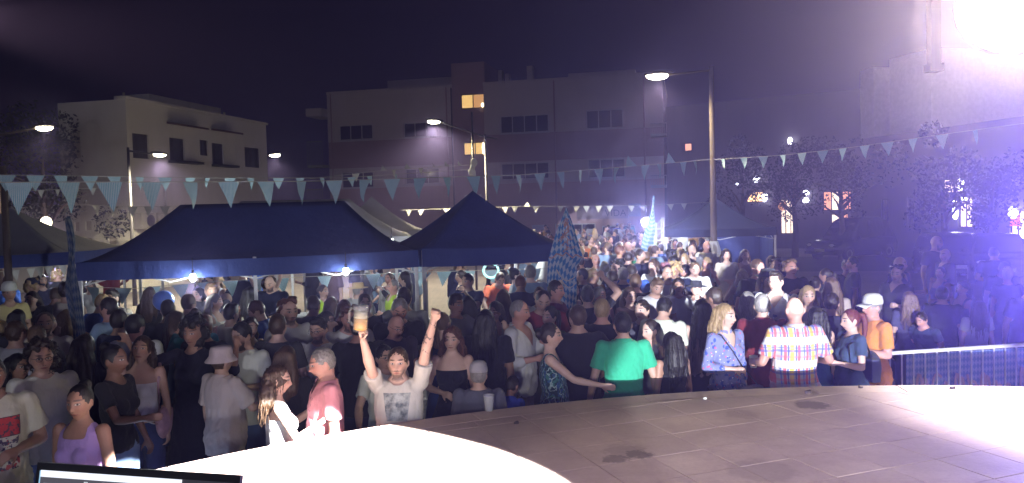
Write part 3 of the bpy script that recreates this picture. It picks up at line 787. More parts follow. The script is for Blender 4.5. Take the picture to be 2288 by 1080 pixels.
for i in range(-20,16):
    for j in range(-9,6):
        cs=[T0+TS*np.array([ct*(i+dx)-st_*(j+dy),st_*(i+dx)+ct*(j+dy)]) for dx,dy in ((.006,.006),(.994,.006),(.994,.994),(.006,.994))]
        c=sum(cs)/4
        if not(-3.4<c[0]<5.6 and c[1]>3.2): continue
        if min(np.linalg.norm(p-circ) for p in cs)>RR: continue
        P=cs
        if max(np.linalg.norm(p-circ) for p in cs)>RR:
            P=dens(dens(cs))
            def cross(a_,b_):
                for _ in range(20):
                    m_=(a_+b_)/2
                    if (np.linalg.norm(m_-circ)<RR)==(np.linalg.norm(a_-circ)<RR): a_=m_
                    else: b_=m_
                return (a_+b_)/2
            P=clip_poly(P,lambda p:np.linalg.norm(p-circ)<RR,cross)
            if len(P)<3: continue
        dz=r_.uniform(-.0010,.0006); n=len(P)
        g=Geo(); cc=sum(P)/len(P)
        vv=[(p[0],p[1],STAGE-.05) for p in P]+[(p[0],p[1],STAGE-.006+dz) for p in P]+[(p[0]+(cc-p)[0]*.011,p[1]+(cc-p)[1]*.011,STAGE-.004+dz) for p in P]
        g.add(vv,[tuple(range(n-1,-1,-1))]+[(k,(k+1)%n,n+(k+1)%n,n+k) for k in range(n)]+[(n+k,n+(k+1)%n,2*n+(k+1)%n,2*n+k) for k in range(n)]+[tuple(range(2*n,3*n))])
        link('floor_tile',gm(g,'floor_tile',M_tile),stage)
a=np.linspace(0,2*np.pi,96,endpoint=False); g=Geo(); g.add([(SCX+RR*math.cos(t),SCY+RR*math.sin(t),STAGE-.010) for t in a],[tuple(range(96))]); link('grout',gm(g,'grout',plain('grout_mortar',(.27,.20,.18),.9,.1,scale=3.,var=.35)),stage)
B('stage_deck',(-4.3,-6.5,STAGE-.098),(9,3.15,STAGE-.02),M_tile,kind='structure')
# dry leaves and bits lying on the stage
for (px,py,s,lab) in ((1806,878,.028,'small dark dry leaf on the stage rim beside the wet spill'),(1922,866,.022,'tiny dark leaf on the lit stage rim near the barrier'),(1153,946,.02,'small dark pebble on the stage floor right of the plastic cup'),(2128,868,.022,'tiny dark scrap on the bright stage rim in front of the banner'),(1575,891,.014,'tiny pale paper scrap on the stage floor')):
    p=onz(px,py,STAGE); g=Geo(); q=rs(int(px)); k=7
    ring=[(p[0]+s*q.uniform(.6,1.2)*math.cos(t),p[1]+s*.8*q.uniform(.6,1.2)*math.sin(t)) for t in np.linspace(0,6.28,k,endpoint=False)]
    vv=[(x,y,STAGE-.004) for x,y in ring]+[(x,y,STAGE+s*q.uniform(.2,.9)) for x,y in ring]
    g.add(vv,loft_faces(2,k)); link('pebble' if 'pebble' in lab else ('paper_scrap' if 'scrap' in lab else 'dry_leaf'),gm(g,'dry_leaf',plain('dry_leaf',(.05,.035,.03),.9) if 'pale' not in lab else M_penw),label=lab,cat='litter')
# ------------------------------------------------------------------ buildings
def facade(name,mat,parent,u0,u1,z0,z1,ops,depth=.16,y=0.):
    """wall sheet in local x,z at local y, with openings (u0,u1,z0,z1) that have reveals"""
    us=sorted({u0,u1,*[min(max(o[0],u0),u1) for o in ops],*[min(max(o[1],u0),u1) for o in ops]}); zs=sorted({z0,z1,*[min(max(o[2],z0),z1) for o in ops],*[min(max(o[3],z0),z1) for o in ops]})
    V=[];Fc=[]
    def q(*p):
        n=len(V); V.extend(p); Fc.append(tuple(range(n,n+4)))
    for i in range(len(us)-1):
        for j in range(len(zs)-1):
            cu,cz=(us[i]+us[i+1])/2,(zs[j]+zs[j+1])/2
            if any(o[0]<cu<o[1] and o[2]<cz<o[3] for o in ops): continue
            q((us[i],y,zs[j]),(us[i+1],y,zs[j]),(us[i+1],y,zs[j+1]),(us[i],y,zs[j+1]))
    for a_,b_,c_,d_ in ops:
        if d_<=z0 or c_>=z1: continue
        c_,d_=max(c_,z0),min(d_,z1)
        q((a_,y,c_),(a_,y+depth,c_),(b_,y+depth,c_),(b_,y,c_)); q((a_,y,d_),(b_,y,d_),(b_,y+depth,d_),(a_,y+depth,d_))
        q((a_,y,c_),(a_,y,d_),(a_,y+depth,d_),(a_,y+depth,c_)); q((b_,y,c_),(b_,y+depth,c_),(b_,y+depth,d_),(b_,y,d_))
    m=bpy.data.meshes.new(name); m.from_pydata([tuple(map(float,x)) for x in V],[],Fc); m.update(); m.materials.append(mat)
    return link(name,m,parent)
def window(parent,op,panes,fm,gmat,depth=.10,y=0.,bars=0,lit=None,fw=.06):
    a_,b_,c_,d_=op; g=Geo(); y0,y1=y+depth-.03,y+depth+.03
    box(g,(a_,y0,c_),(b_,y1,c_+fw)); box(g,(a_,y0,d_-fw),(b_,y1,d_))
    w=(b_-a_)/panes
    for k in range(panes+1):
        x=a_+w*k; lo=max(a_,x-fw/2); hi=min(b_,x+fw/2)
        if k==0: lo,hi=a_,a_+fw
        if k==panes: lo,hi=b_-fw,b_
        box(g,(lo,y0+.002,c_+fw),(hi,y1-.002,d_-fw))
    wn=link('window',gm(g,'window',fm),parent)
    for k in range(panes):
        x0,x1=a_+w*k+fw/2,a_+w*(k+1)-fw/2
        g=Geo(); box(g,(x0-.005,y+depth+.0,c_+fw-.005),(x1+.005,y+depth+.012,d_-fw+.005)); link('pane',gm(g,'pane',(lit[k%len(lit)] if lit else gmat)),wn)
        for b in range(bars):
            g=Geo(); xb=x0+(x1-x0)*(b+.5)/bars; rod(g,(xb,y+.03,c_+fw),(xb,y+.03,d_-fw),.012,5); link('bar',gm(g,'bar',fm),wn)
    return wn
def plane_uv(P,ang):
    """pixel -> (u,z) on the vertical wall through P with direction ang"""
    d=np.array([math.cos(ang),math.sin(ang)]); n=np.array([-d[1],d[0]])
    def f(px,py):
        r=ray(px,py); t=(P[:2]@n)/(r[:2]@n); q=r*t
        return (q[:2]-P[:2])@d, EYE+q[2]
    return f
def op(f,x0,y0,x1,y1):
    u0,z1=f(x0,y0); u1,z0=f(x1,y1); return (u0,u1,z0,z1)
# --- apartment building across the square
PA=np.array([-12.07,52.5]); PB=np.array([9.35,47.7]); angA=math.atan2(*(PB-PA)[::-1]); LA=float(np.linalg.norm(PB-PA)); fA=plane_uv(PA,angA); HA_=10.55
apt=thing('apartment_building','wide three storey apartment building with two lit stairwell windows across the square','building',(PA[0],PA[1],0),angA)
MW1=wallmat('beige_render',(.60,.55,.52)); MW2=wallmat('maroon_render',(.36,.25,.255)); MW3=wallmat('salmon_render',(.52,.36,.32))
u_t0,u_t1=fA(1007,240)[0],fA(1081,240)[0]
w2=[(757,281,833,311,3),(901,275,977,305,3),(1117,260,1226,294,4),(1309,247,1393,285,3)]
w1=[(763,386,835,419,3),(905,378,982,410,3),(1119,366,1227,399,4),(1313,357,1397,396,3)]
o2=[op(fA,*q[:4]) for q in w2]; o1=[op(fA,*q[:4]) for q in w1]
zb2=min(o[2] for o in o2)-.05; zb1=min(o[2] for o in o1)-.05
og=[op(fA,1037,436,1075,463),op(fA,1188,503,1224,560),op(fA,1240,501,1332,575),op(fA,1345,505,1420,590)]
og=[(a_,b_,max(.02,c_),d_) for a_,b_,c_,d_ in og]
for s0,s1 in ((0,u_t0),(u_t1,LA)):
    ins=lambda L:[o for o in L if s0<(o[0]+o[1])/2<s1]
    facade('upper_wall',MW1,apt,s0,s1,zb2,HA_,ins(o2)); facade('colour_band',MW2,apt,s0,s1,zb2-1.75,zb2,[])
    facade('middle_wall',MW1,apt,s0,s1,zb1,zb2-1.75,ins(o1)); facade('lower_wall',MW3,apt,s0,s1,0,zb1,ins(og))
for o,q in zip(o2,w2): window(apt,o,q[4],M_frame,M_glass)
for o,q in zip(o1,w1): window(apt,o,q[4],M_frame,M_glass)
M_post=plain('paper_notice',(.6,.6,.6),.7)
M_wlit=glow('lit_blind',(.9,.85,.75),.35)
for i,o in enumerate(og): window(apt,o,(1,1,3,2)[i],M_frame,M_glass,lit=[[M_wlit],[plain('grey_blind',(.4,.42,.45),.6)],[M_glass],[M_glass]][i])
for k in (0,1,2):
    a_,b_,c_,d_=og[2]; w_=(b_-a_)/3
    link('notice',gm(box(Geo(),(a_+w_*(k+.2),.10-.012,d_-1.0),(a_+w_*(k+.8),.10-.004,d_-.35)),'notice',M_post),apt)
tz=fA(1055,137)[1]
lo2,lo1=op(fA,1026,210,1081,240),op(fA,1032,318,1085,345)
TD=.35
tw=link('stair_tower',gm(box(Geo(),(u_t0,TD+.1,0),(u_t1,5,tz)),'stair_tower',MW2),apt)
facade('stair_wall',MW2,apt,u_t0,u_t1,0,tz,[lo2,lo1],y=TD,depth=.09)
g=Geo(); box(g,(u_t0-.001,0,0),(u_t0-.0,TD,HA_)); 
litA=glow('lit_room_yellow',(1,.62,.20),1.3); litB=glow('lit_room_orange',(1,.50,.18),.85)
window(apt,lo2,2,M_framed,M_glass,y=TD-.05,depth=.10,lit=[litA,litB]); window(apt,lo1,2,M_framed,M_glass,y=TD-.05,depth=.10,lit=[litA,litA])
for (px,py,h,lab) in ((1076,234,.28,'0'),(1078,331,.75,'1')):
    u,z=fA(px,py); g=Geo(); ellipsoid(g,(u,TD-.10,z),(.09,.07,h/2)); link('wall_light',gm(g,'wall_light',glow('wall_light_glass',(1,.85,.5),9.),True),apt)
body=Geo(); 
for s0,s1 in ((0,u_t0-.002),(u_t1+.002,LA)): box(body,(s0,.18,0),(s1,11,HA_-.01))
link('building_core',gm(body,'building_core',plain('dark_interior',(.02,.02,.022),.9)),apt)
g=Geo(); 
for s0,s1 in ((0,u_t0),(u_t1,LA)): box(g,(s0-.03,-.04,HA_),(s1+.03,11,HA_+.16))
link('parapet',gm(g,'parapet',MW1),apt)
for x0,y0,x1,y1,n in ((838,180,1004,202,'roof_room'),(1258,163,1415,185,'roof_room'),(1167,150,1181,188,'chimney'),(1101,160,1111,195,'chimney'),(1117,168,1127,195,'chimney')):
    a_,b_,c_,d_=op(fA,x0,y0,x1,y1); link(n,gm(box(Geo(),(a_,2.2 if n=='roof_room' else 1.4,HA_+.15),(b_,6 if n=='roof_room' else 2.,d_+.3)),n,MW1),apt)
# side wall of the stair tower's raised part, balconies
for (x0,y0,x1,y1) in ((697,247,735,262),(1455,279,1492,301)):
    a_,b_,c_,d_=op(fA,x0,y0,x1,y1)
    if x0<1000: link('balcony_slab',gm(box(Geo(),(a_,-.9,c_),(0-.001,1.2,d_)),'balcony_slab',MW1),apt)
for (x0,y0,x1,y1) in ((700,320,735,370),(700,425,735,450),(1455,280,1490,301),(1455,394,1490,414)):
    a_,b_,c_,d_=op(fA,x0,y0,x1,y1); g=Geo()
    box(g,(a_,-.92,c_-.15),(b_,-.0,c_)); rod(g,(a_,-.9,d_),(b_,-.9,d_),.03,6)
    for k in range(9): x=a_+(b_-a_)*k/8; rod(g,(x,-.9,c_),(x,-.9,d_),.014,5)
    link('balcony',gm(g,'balcony',M_galv),apt)
for px in (742,1000,1240,1440):
    u=fA(px,300)[0]; link('drainpipe',gm(rod(Geo(),(u,-.07,0),(u,-.07,HA_),.05,6),'drainpipe',MW2),apt)
for o in o1+o2: link('sill',gm(box(Geo(),(o[0]-.06,-.07,o[2]-.07),(o[1]+.06,.05,o[2]-.002)),'sill',M_frame),apt)
# sign over the entrance
a_,b_,c_,d_=op(fA,1289,464,1405,488)
sg=B('sign_panel',(a_,-.10,c_),(b_,-.003,d_),plain('sign_board',(.30,.24,.27),.5),apt)
def text(name,body,size,loc,mat,parent=None,rot=(math.pi/2,0,0),ext=.006,align='LEFT'):
    cu=bpy.data.curves.new(name,'FONT'); cu.body=body; cu.size=size; cu.extrude=ext; cu.align_x=align; cu.resolution_u=3
    o=bpy.data.objects.new(name,cu); C.objects.link(o); bpy.context.view_layer.update()
    me=bpy.data.meshes.new_from_object(o.evaluated_get(bpy.context.evaluated_depsgraph_get())); bpy.data.objects.remove(o); me.materials.clear(); me.materials.append(mat)
    o=link(name,me,parent); o.location=loc; o.rotation_euler=rot
    return o
u,z=fA(1352,480); text('sign_lettering','VIDA',.58,(u,-.115,z-.10),plain('sign_letters',(.03,.03,.05),.5),apt)
link('sign_plate',gm(box(Geo(),(fA(1388,465)[0]+.45,-.06,c_+.1),(b_+.75,-.003,d_+.15)),'sign_plate',plain('sign_plate_paint',(.35,.33,.38),.5)),apt)
# --- pale house on the left
HC=np.array([-13.78,28.4]); HF=np.array([-11.66,37.8]); HLp=np.array([-16.57,29.0]); hH=6.98
angH=math.atan2(*(HF-HC)[::-1]); fH=plane_uv(HC,angH); LH=float(np.linalg.norm(HF-HC))
house=thing('pale_house','pale two storey house with dark shuttered windows behind the left street lamp','building',(HC[0],HC[1],0),angH)
MH=wallmat('cream_render',(.62,.61,.56)); MSh=plain('dark_shutter',(.055,.06,.07),.6)
wo=[op(fH,*q) for q in ((295,297,334,356),(378,307,414,366),(446,312,466,349),(473,319,501,372),(546,328,582,376))]
wl=[op(fH,*q) for q in ((375,487,392,505),(330,531,342,542))]
for o in wo+wl: pass
facade('front_wall',MH,house,0,LH,0,hH,wo+wl)
for o in wo+wl: window(house,o,2 if (o[1]-o[0])>1 else 1,M_framed,MSh,bars=2)
for q in ((372,272,440,288),(472,287,519,299)):
    a_,b_,c_,d_=op(fH,*q); g=Geo(); g.add([(a_,-.55,c_),(b_,-.55,c_),(b_,-.002,d_),(a_,-.002,d_),(a_,-.55,c_-.08),(b_,-.55,c_-.08),(b_,-.002,d_-.08),(a_,-.002,d_-.08)],[(0,1,2,3),(7,6,5,4),(0,4,5,1),(3,2,6,7),(0,3,7,4),(1,5,6,2)]); link('canopy_roof',gm(g,'canopy_roof',plain('roof_tile',(.10,.06,.045),.8)),house)
for q in ((376,363,440,369),(473,370,520,376)):
    a_,b_,c_,d_=op(fH,*q); link('balcony_ledge',gm(box(Geo(),(a_,-.35,c_),(b_,-.002,c_+.10)),'balcony_ledge',MSh),house)
fw=thing
g=Geo(); 
dl=HLp-HC; al=math.atan2(dl[1],dl[0])-angH; Ll=float(np.linalg.norm(dl)); 
R2=np.array([[math.cos(al),-math.sin(al),0],[math.sin(al),math.cos(al),0],[0,0,1]])
# left wall as a real thick wall with a window
fL=plane_uv(HC,math.atan2(dl[1],dl[0]))
ow=[]
for q in ((181,354,153,293),): 
    u0,z0=fL(q[0],q[1]); u1,z1=fL(q[2],q[3]); ow.append((min(u0,u1),max(u0,u1),min(z0,z1),max(z0,z1)))
lowo=[]
for (x0,y0,x1,y1) in ((205,515,190,495),(178,517,165,497),(206,543,178,533),(262,585,242,531)):
    u0,z0=fL(x0,y0); u1,z1=fL(x1,y1); lowo.append((min(u0,u1),max(u0,u1),max(.02,min(z0,z1)),max(z0,z1)))
side=bpy.data.objects.new('side_wall',None); C.objects.link(side); side.parent=house; side.rotation_euler[2]=al
# mirrored winding does not matter for shading; local y points outward here, so reveals go inward with negative depth
fs=facade('upper_side_wall',MH,side,0,Ll,3.25,hH,ow,depth=-.16); fs2=facade('lower_side_wall',MH,side,0,Ll+4.2,0,3.25,lowo,depth=-.16)
for o in ow+lowo: 
    g=Geo(); box(g,(o[0],-.15,o[2]),(o[1],-.10,o[3])); link('shutter',gm(g,'shutter',MSh),side)
g=Geo(); box(g,(.05,.2,0),(LH-.02,2.8,hH-.02)); link('house_core',gm(g,'house_core',plain('cream_core',(.40,.37,.31),.9)),house)
link('roof_coping',gm(box(Geo(),(-.06,-.08,hH),(LH+.06,.30,hH+.10)),'roof_coping',MH),house)
link('roof_room',gm(box(Geo(),(2.6,1.0,hH-.1),(7.5,2.6,hH+.6)),'roof_room',MH),house)
for px in (187,215,275,430,505):
    u,z=fH(max(px,283),235); link('roof_finial',gm(rod(Geo(),(u,.1,hH+.09),(u,.1,hH+.24),.04,6),'roof_finial',MH),house)
for px in (258,299): # air conditioners on the wall
    u,z=fH(px if px>282 else 290,495); u=max(u,.1)+(0.9 if px>282 else 0.)
    ac=link('air_conditioner',gm(box(Geo(),(u,-.36,z-.28),(u+.8,-.04,z+.28)),'air_conditioner',plain('ac_casing',(.28,.27,.25),.6)),house)
    g=Geo(); a2=np.linspace(0,6.283,16,endpoint=False); g.add([(u+.5+r*math.cos(t),-.375,z+r*math.sin(t)) for r in (.22,) for t in a2]+[(u+.5+.22*math.cos(t),-.362,z+.22*math.sin(t)) for t in a2],loft_faces(2,16)); link('fan_grille',gm(g,'fan_grille',M_black),ac)
link('drainpipe',gm(rod(Geo(),(1.9,-.06,0),(1.9,-.06,4.1),.05,8),'drainpipe',M_frame),house)
# --- dark block right of the apartment building, with shops at street level
SA=np.array([9.6,48.0]); SB=np.array([17.6,43.0]); angS=math.atan2(*(SB-SA)[::-1]); LS=float(np.linalg.norm(SB-SA)); fS=plane_uv(SA,angS)
shopb=thing('shop_building','dark terraced block with warmly lit shopfronts behind the right canopy','building',(SA[0],SA[1],0),angS)
MS=wallmat('dark_render',(.15,.14,.16))
so=[op(fS,1667,429,1706,452),op(fS,1743,446,1778,523),op(fS,1528,320,1546,338),op(fS,1838,428,1935,470),op(fS,1856,478,1896,500)]
so=[(a_,b_,max(.05,c_),d_) for a_,b_,c_,d_ in so]
facade('shop_wall',MS,shopb,0,LS+4,0,8.6,so)
warm=glow('shop_light_warm',(1,.62,.30),4.); warm2=glow('shop_light_cream',(1,.80,.58),2.4); warmr=glow('window_light_orange',(1,.42,.25),1.8)
window(shopb,so[0],2,M_framed,M_glass,lit=[warm]); window(shopb,so[2],1,M_framed,M_glass,lit=[warmr]); window(shopb,so[3],5,M_framed,M_glass,lit=[warmr,warm2,warmr]); window(shopb,so[4],2,M_framed,M_glass,lit=[warm2,warmr])
window(shopb,so[1],3,M_framed,M_glass,lit=[warm2],fw=.05)
link('block_core',gm(box(Geo(),(.02,.2,0),(LS+3.98,9,8.5)),'block_core',plain('dark_core',(.05,.05,.055),.9)),shopb)
wh=glow('white_lamp_glass',(.95,.95,1),14.); 
for (px,py,rx,rz) in ((1693,400,.20,.22),(1711,441,.17,.26),(1803,432,.17,.16),(1803,448,.17,.16),(1768,316,.12,.2),(1650,412,.05,.05)):
    u,z=fS(px,py); g=Geo(); ellipsoid(g,(u,-.30,z),(rx,.12,rz)); lo=link('wall_lamp',gm(g,'wall_lamp',wh,True),shopb)
    link('lamp_arm',gm(rod(Geo(),(u,-.19,z),(u,0,z+.05),.025,6),'lamp_arm',M_dark),lo)
u,z=fS(1754,460); g=Geo(); ellipsoid(g,(u,-.6,z),(.24,.24,.27)); link('paper_lantern',gm(g,'paper_lantern',glow('lantern_paper',(1,.45,.18),.9),True),label='round orange paper lantern hanging before the lit shop doorway',cat='lantern').matrix_world=Matrix.Translation((SA[0],SA[1],0))@Matrix.Rotation(angS,4,'Z')
u,z=fS(1940,432); link('oval_sign',gm(ellipsoid(Geo(),(u,-.25,z),(.22,.12,.62)) ,'oval_sign',glow('oval_sign_face',(1,.97,.92),14.),True),shopb)
u,z=fS(1760,500)
for k in range(4):
    a_,b_,c_,d_=so[1]; x=a_+(b_-a_)*(k+.5)/4; 
# --- white building on the far right, floodlit upper wall painted brighter
WA=np.array([17.2,37.5]); WB=np.array([21.0,20.5]); angW=math.atan2(*(WB-WA)[::-1]); LW=float(np.linalg.norm(WB-WA)); fW=plane_uv(WA,angW)
whb=thing('white_building','pale flat roofed building with a raised floodlit upper wall at the right edge','building',(WA[0],WA[1],0),angW)
MWh=wallmat('dimmed_white_render',(.20,.19,.19))  # white render darkened for the unlit lower wall
W_ops=[op(fW,2104,400,2152,432),op(fW,2140,440,2172,510),op(fW,2026,440,2042,505),op(fW,1968,445,1985,500),op(fW,2255,470,2288,560)]
W_ops=[(a_,b_,max(.05,c_),d_) for a_,b_,c_,d_ in W_ops]
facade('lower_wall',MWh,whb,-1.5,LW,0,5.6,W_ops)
for i,o in enumerate(W_ops): window(whb,o,2,M_framed,M_glass,lit=[warm2] if i in (0,1,4) else None)
for (px,py,rx,rz) in ((2158,412,.16,.25),(2146,448,.1,.12),(2160,446,.3,.1),(2146,475,.12,.28),(2276,475,.2,.22)):
    u,z=fW(px,py); lo=link('wall_lamp',gm(ellipsoid(Geo(),(u,-.25,z),(rx,.1,rz)),'wall_lamp',wh,True),whb); link('lamp_arm',gm(rod(Geo(),(u,-.15,z),(u,.02,z),.03,6),'lamp_arm',M_dark),lo)
u,z=fW(2274,492); link('red_sign',gm(box(Geo(),(u-.18,-.16,z-.22),(u+.18,-.08,z+.22)),'red_sign',glow('red_sign_face',(1,.12,.18),1.4)),whb)
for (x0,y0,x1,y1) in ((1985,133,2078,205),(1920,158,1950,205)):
    u0,z1=fW(x0,y0); u1,_=fW(x1,y0); link('upper_wall',gm(box(Geo(),(u0,.05,5.6),(u1,5,z1)),'upper_wall',plain('floodlit_white_render',(.75,.74,.72),.85)),whb)  # floodlight brightness painted into the upper wall's white
link('building_core',gm(box(Geo(),(-1.4,.2,0),(LW,9,5.55)),'building_core',plain('grey_core',(.25,.24,.25),.9)),whb)
# ------------------------------------------------------------------ canopies
def canopy_tent(label,A,Bp,depth,zv,valance,peak,ridge=0.,mat=None,sag=1.45,vmat=None,legs=True,group='canopy tents on the square',stripes=None):
    A=np.array(A,float); Bp=np.array(Bp,float); L=float(np.linalg.norm(Bp-A)); ang=math.atan2(*(Bp-A)[::-1])
    t=thing('canopy_tent',label,'canopy tent',(A[0],A[1],0),ang,group)
    ze=zv+valance; x0,x1=(L-ridge)/2,(L+ridge)/2; n=12
    g=Geo()
    def panel(p0,p1,q0,q1,ns=14,bow=.05):
        V=[]
        for j in range(n+1):
            tt=j/n
            for i in range(ns+1):
                s=i/ns; a_=np.array(p0)*(1-s)+np.array(p1)*s; b_=np.array(q0)*(1-s)+np.array(q1)*s
                p=a_*(1-tt)+b_*tt; z=ze+(peak-ze)*(tt**sag)
                z-=bow*math.sin(math.pi*s)*math.sin(math.pi*min(1,tt*1.1))*(1-tt)
                z-=.035*math.sin(math.pi*s)*(1-tt)**6
                V.append((p[0],p[1],z))
        w_=ns+1; Fq=[(j*w_+i,j*w_+i+1,(j+1)*w_+i+1,(j+1)*w_+i) for j in range(n) for i in range(ns)]
        gg=Geo(); gg.add(V,Fq); return gg
    R0,R1=(x0,depth/2),(x1,depth/2)
    for nm,(a_,b_,c_,d_) in {'front':((0,0),(L,0),R0,R1),'right':((L,0),(L,depth),R1,R1),'back':((L,depth),(0,depth),R1,R0),'left':((0,depth),(0,0),R0,R0)}.items():
        o=link('roof_panel',gm(panel(a_,b_,c_,d_),'roof_panel',mat or M_blue,True),t)
        sol=o.modifiers.new('s','SOLIDIFY'); sol.thickness=.006
    for a_,b_ in (((0,0),(L,0)),((L,0),(L,depth)),((L,depth),(0,depth)),((0,depth),(0,0))):
        g=Geo(); ns=24; V=[]; a3,b3=np.array(a_,float),np.array(b_,float); d_=(b3-a3)/np.linalg.norm(b3-a3); nrm=np.array([d_[1],-d_[0]])
        for z,o_ in ((ze+.01,.004),(ze-valance*.5,.010),(zv,.012)):
            for i in range(ns+1):
                s=i/ns; p=a3*(1-s)+b3*s+nrm*(o_+.010*math.sin(s*23+a_[0]*3)*(ze-z)/valance); zz=z-.030*math.sin(math.pi*s)*(1 if z>zv+.01 else .8)
                V.append((p[0],p[1],zz))
        w_=ns+1; g.add(V,[(j*w_+i,j*w_+i+1,(j+1)*w_+i+1,(j+1)*w_+i) for j in range(2) for i in range(ns)])
        link('valance',gm(g,'valance',vmat or mat or M_blue,True),t)
    if legs:
        pts=[(0.03,.03),(L-.03,.03),(L-.03,depth-.03),(.03,depth-.03)]
        if L>3.5: pts+=[(L/2,.03),(L/2,depth-.03)]
        for (x,y) in pts:
            g=Geo(); box(g,(x-.022,y-.022,0),(x+.022,y+.022,ze)); lg=link('leg',gm(g,'leg',M_white),t)
            link('foot_plate',gm(box(Geo(),(x-.06,y-.06,0),(x+.06,y+.06,.012)),'foot_plate',M_white),lg)
        g=Geo()
        for (p,q) in (((.06,.08),(L-.06,.08)),((L-.08,.06),(L-.08,depth-.06)),((L-.06,depth-.08),(.06,depth-.08)),((.08,depth-.06),(.08,.06))):
            p,q=np.array(p,float),np.array(q,float); k=4 if np.linalg.norm(q-p)>3.5 else 2
            for i in range(k):
                a_,b_=p+(q-p)*i/k,p+(q-p)*(i+1)/k
                rod(g,(*a_,ze-.03),(*b_,ze-.30),.012,5); rod(g,(*a_,ze-.30),(*b_,ze-.03),.012,5)
        link('truss_frame',gm(g,'truss_frame',M_white),t)
    return t
TENT=canopy_tent('large navy canopy tent with a long ridge over the crowd left of the flag',(-5.67,10.16),(-1.33,11.05),3.0,1.90,.23,2.88,2.42)
TENT2=canopy_tent('smaller navy pyramid canopy tent right of the long ridged canopy',(-1.28,11.06),(.78,11.76),2.2,1.90,.24,2.99,.0,sag=1.25)
M_stripe=plain('pale_canopy_fabric',(.42,.42,.44),.7,.2,scale=2.,var=.15)
canopy_tent('pale grey canopy tent half hidden behind the long navy canopy',(-6.9,15.3),(-2.0,16.2),3.0,1.95,.22,3.0,2.3,mat=M_stripe)
canopy_tent('second pale canopy tent behind the long navy canopy, nearest the pyramid canopy',(-4.6,18.8),(-2.1,19.3),3.0,2.0,.22,3.1,.0,mat=M_stripe)
M_greyc=plain('grey_canopy_fabric',(.24,.24,.25),.7,.2,scale=2.,var=.15)
canopy_tent('canopy tent with grey roof and navy valance at the left edge',(-10.6,13.0),(-7.62,13.55),3.0,1.92,.21,2.95,.0,mat=M_greyc,vmat=M_blue,sag=1.5)
T5=canopy_tent('dark navy canopy tent with blue side walls behind the wooden lamp pole',(4.15,21.2),(7.0,20.7),2.8,1.80,.2,2.85,.0,mat=plain('dark_navy_canopy_fabric',(.010,.017,.06),.75,.2,scale=1.6,var=.25))
t5=T5
M_bwall=plain('blue_side_wall',(.035,.06,.22),.7,.2,scale=1.5,var=.2)
for a_,b_ in (((1.5,2.75),(2.85,2.75)),((2.82,.1),(2.82,2.7))):
    g=Geo(); d=np.array(b_)-np.array(a_); V=[]
    for z in (.05,.9,1.95):
        for i in range(13): p=np.array(a_)+d*i/12; V.append((p[0]+.02*math.sin(i*2.1),p[1]+.02*math.cos(i*2.1),z))
    g.add(V,[(j*13+i,j*13+i+1,(j+1)*13+i+1,(j+1)*13+i) for j in range(2) for i in range(12)]); link('side_wall',gm(g,'side_wall',M_bwall,True),t5)
# bulbs and lights under the canopies
M_bulb=glow('bulb_glass',(.95,1,.92),40.)
def bulb(loc,power,label,r=.045,col=(.93,1.,.95)):
    t=thing('hanging_bulb',label,'light bulb',loc,0,'bulbs hung under the canopies')
    link('glass',gm(ellipsoid(Geo(),(0,0,0),(r,r,r*1.2)),'glass',M_bulb,True),t)
    link('socket',gm(rod(Geo(),(0,0,r*1.05),(0,0,r*1.05+.06),.018,8),'socket',M_black),t); link('cord',gm(rod(Geo(),(0,0,r*1.05+.058),(0,0,r*1.05+.22),.005,5),'cord',M_black),t)
    l=bpy.data.lights.new('bulb_light','POINT'); l.energy=power; l.color=col; l.shadow_soft_size=r*1.6
    o=bpy.data.objects.new('bulb_light',l); C.objects.link(o); o.location=(0,0,-.16); o.parent=t
    return t
bulb(at(431,621,10.36),40,'bright bulb under the front edge of the long navy canopy, left of its middle leg')
bulb(at(773,607,10.80),40,'bright bulb under the front edge of the long navy canopy, nearer the pyramid canopy')
bulb((-4.3,14.4,2.15),70,'bulb hanging behind the long navy canopy by the pale canopy')
bulb((-2.2,14.3,2.15),70,'bulb hanging behind the long navy canopy over the bar tables')
bulb((-.25,13.0,2.1),45,'bulb hanging in the pyramid canopy')
bulb((.1,15.4,2.2),50,'bulb hanging beyond the pyramid canopy')
bulb((-8.6,14.6,1.95),30,'bulb under the grey canopy at the left edge')
bulb((4.9,22.6,1.85),60,'bulb over the stall counter under the far canopy behind the wooden pole')
bulb((6.2,22.4,1.85),10,'bulb by the blue side walls of the far canopy')
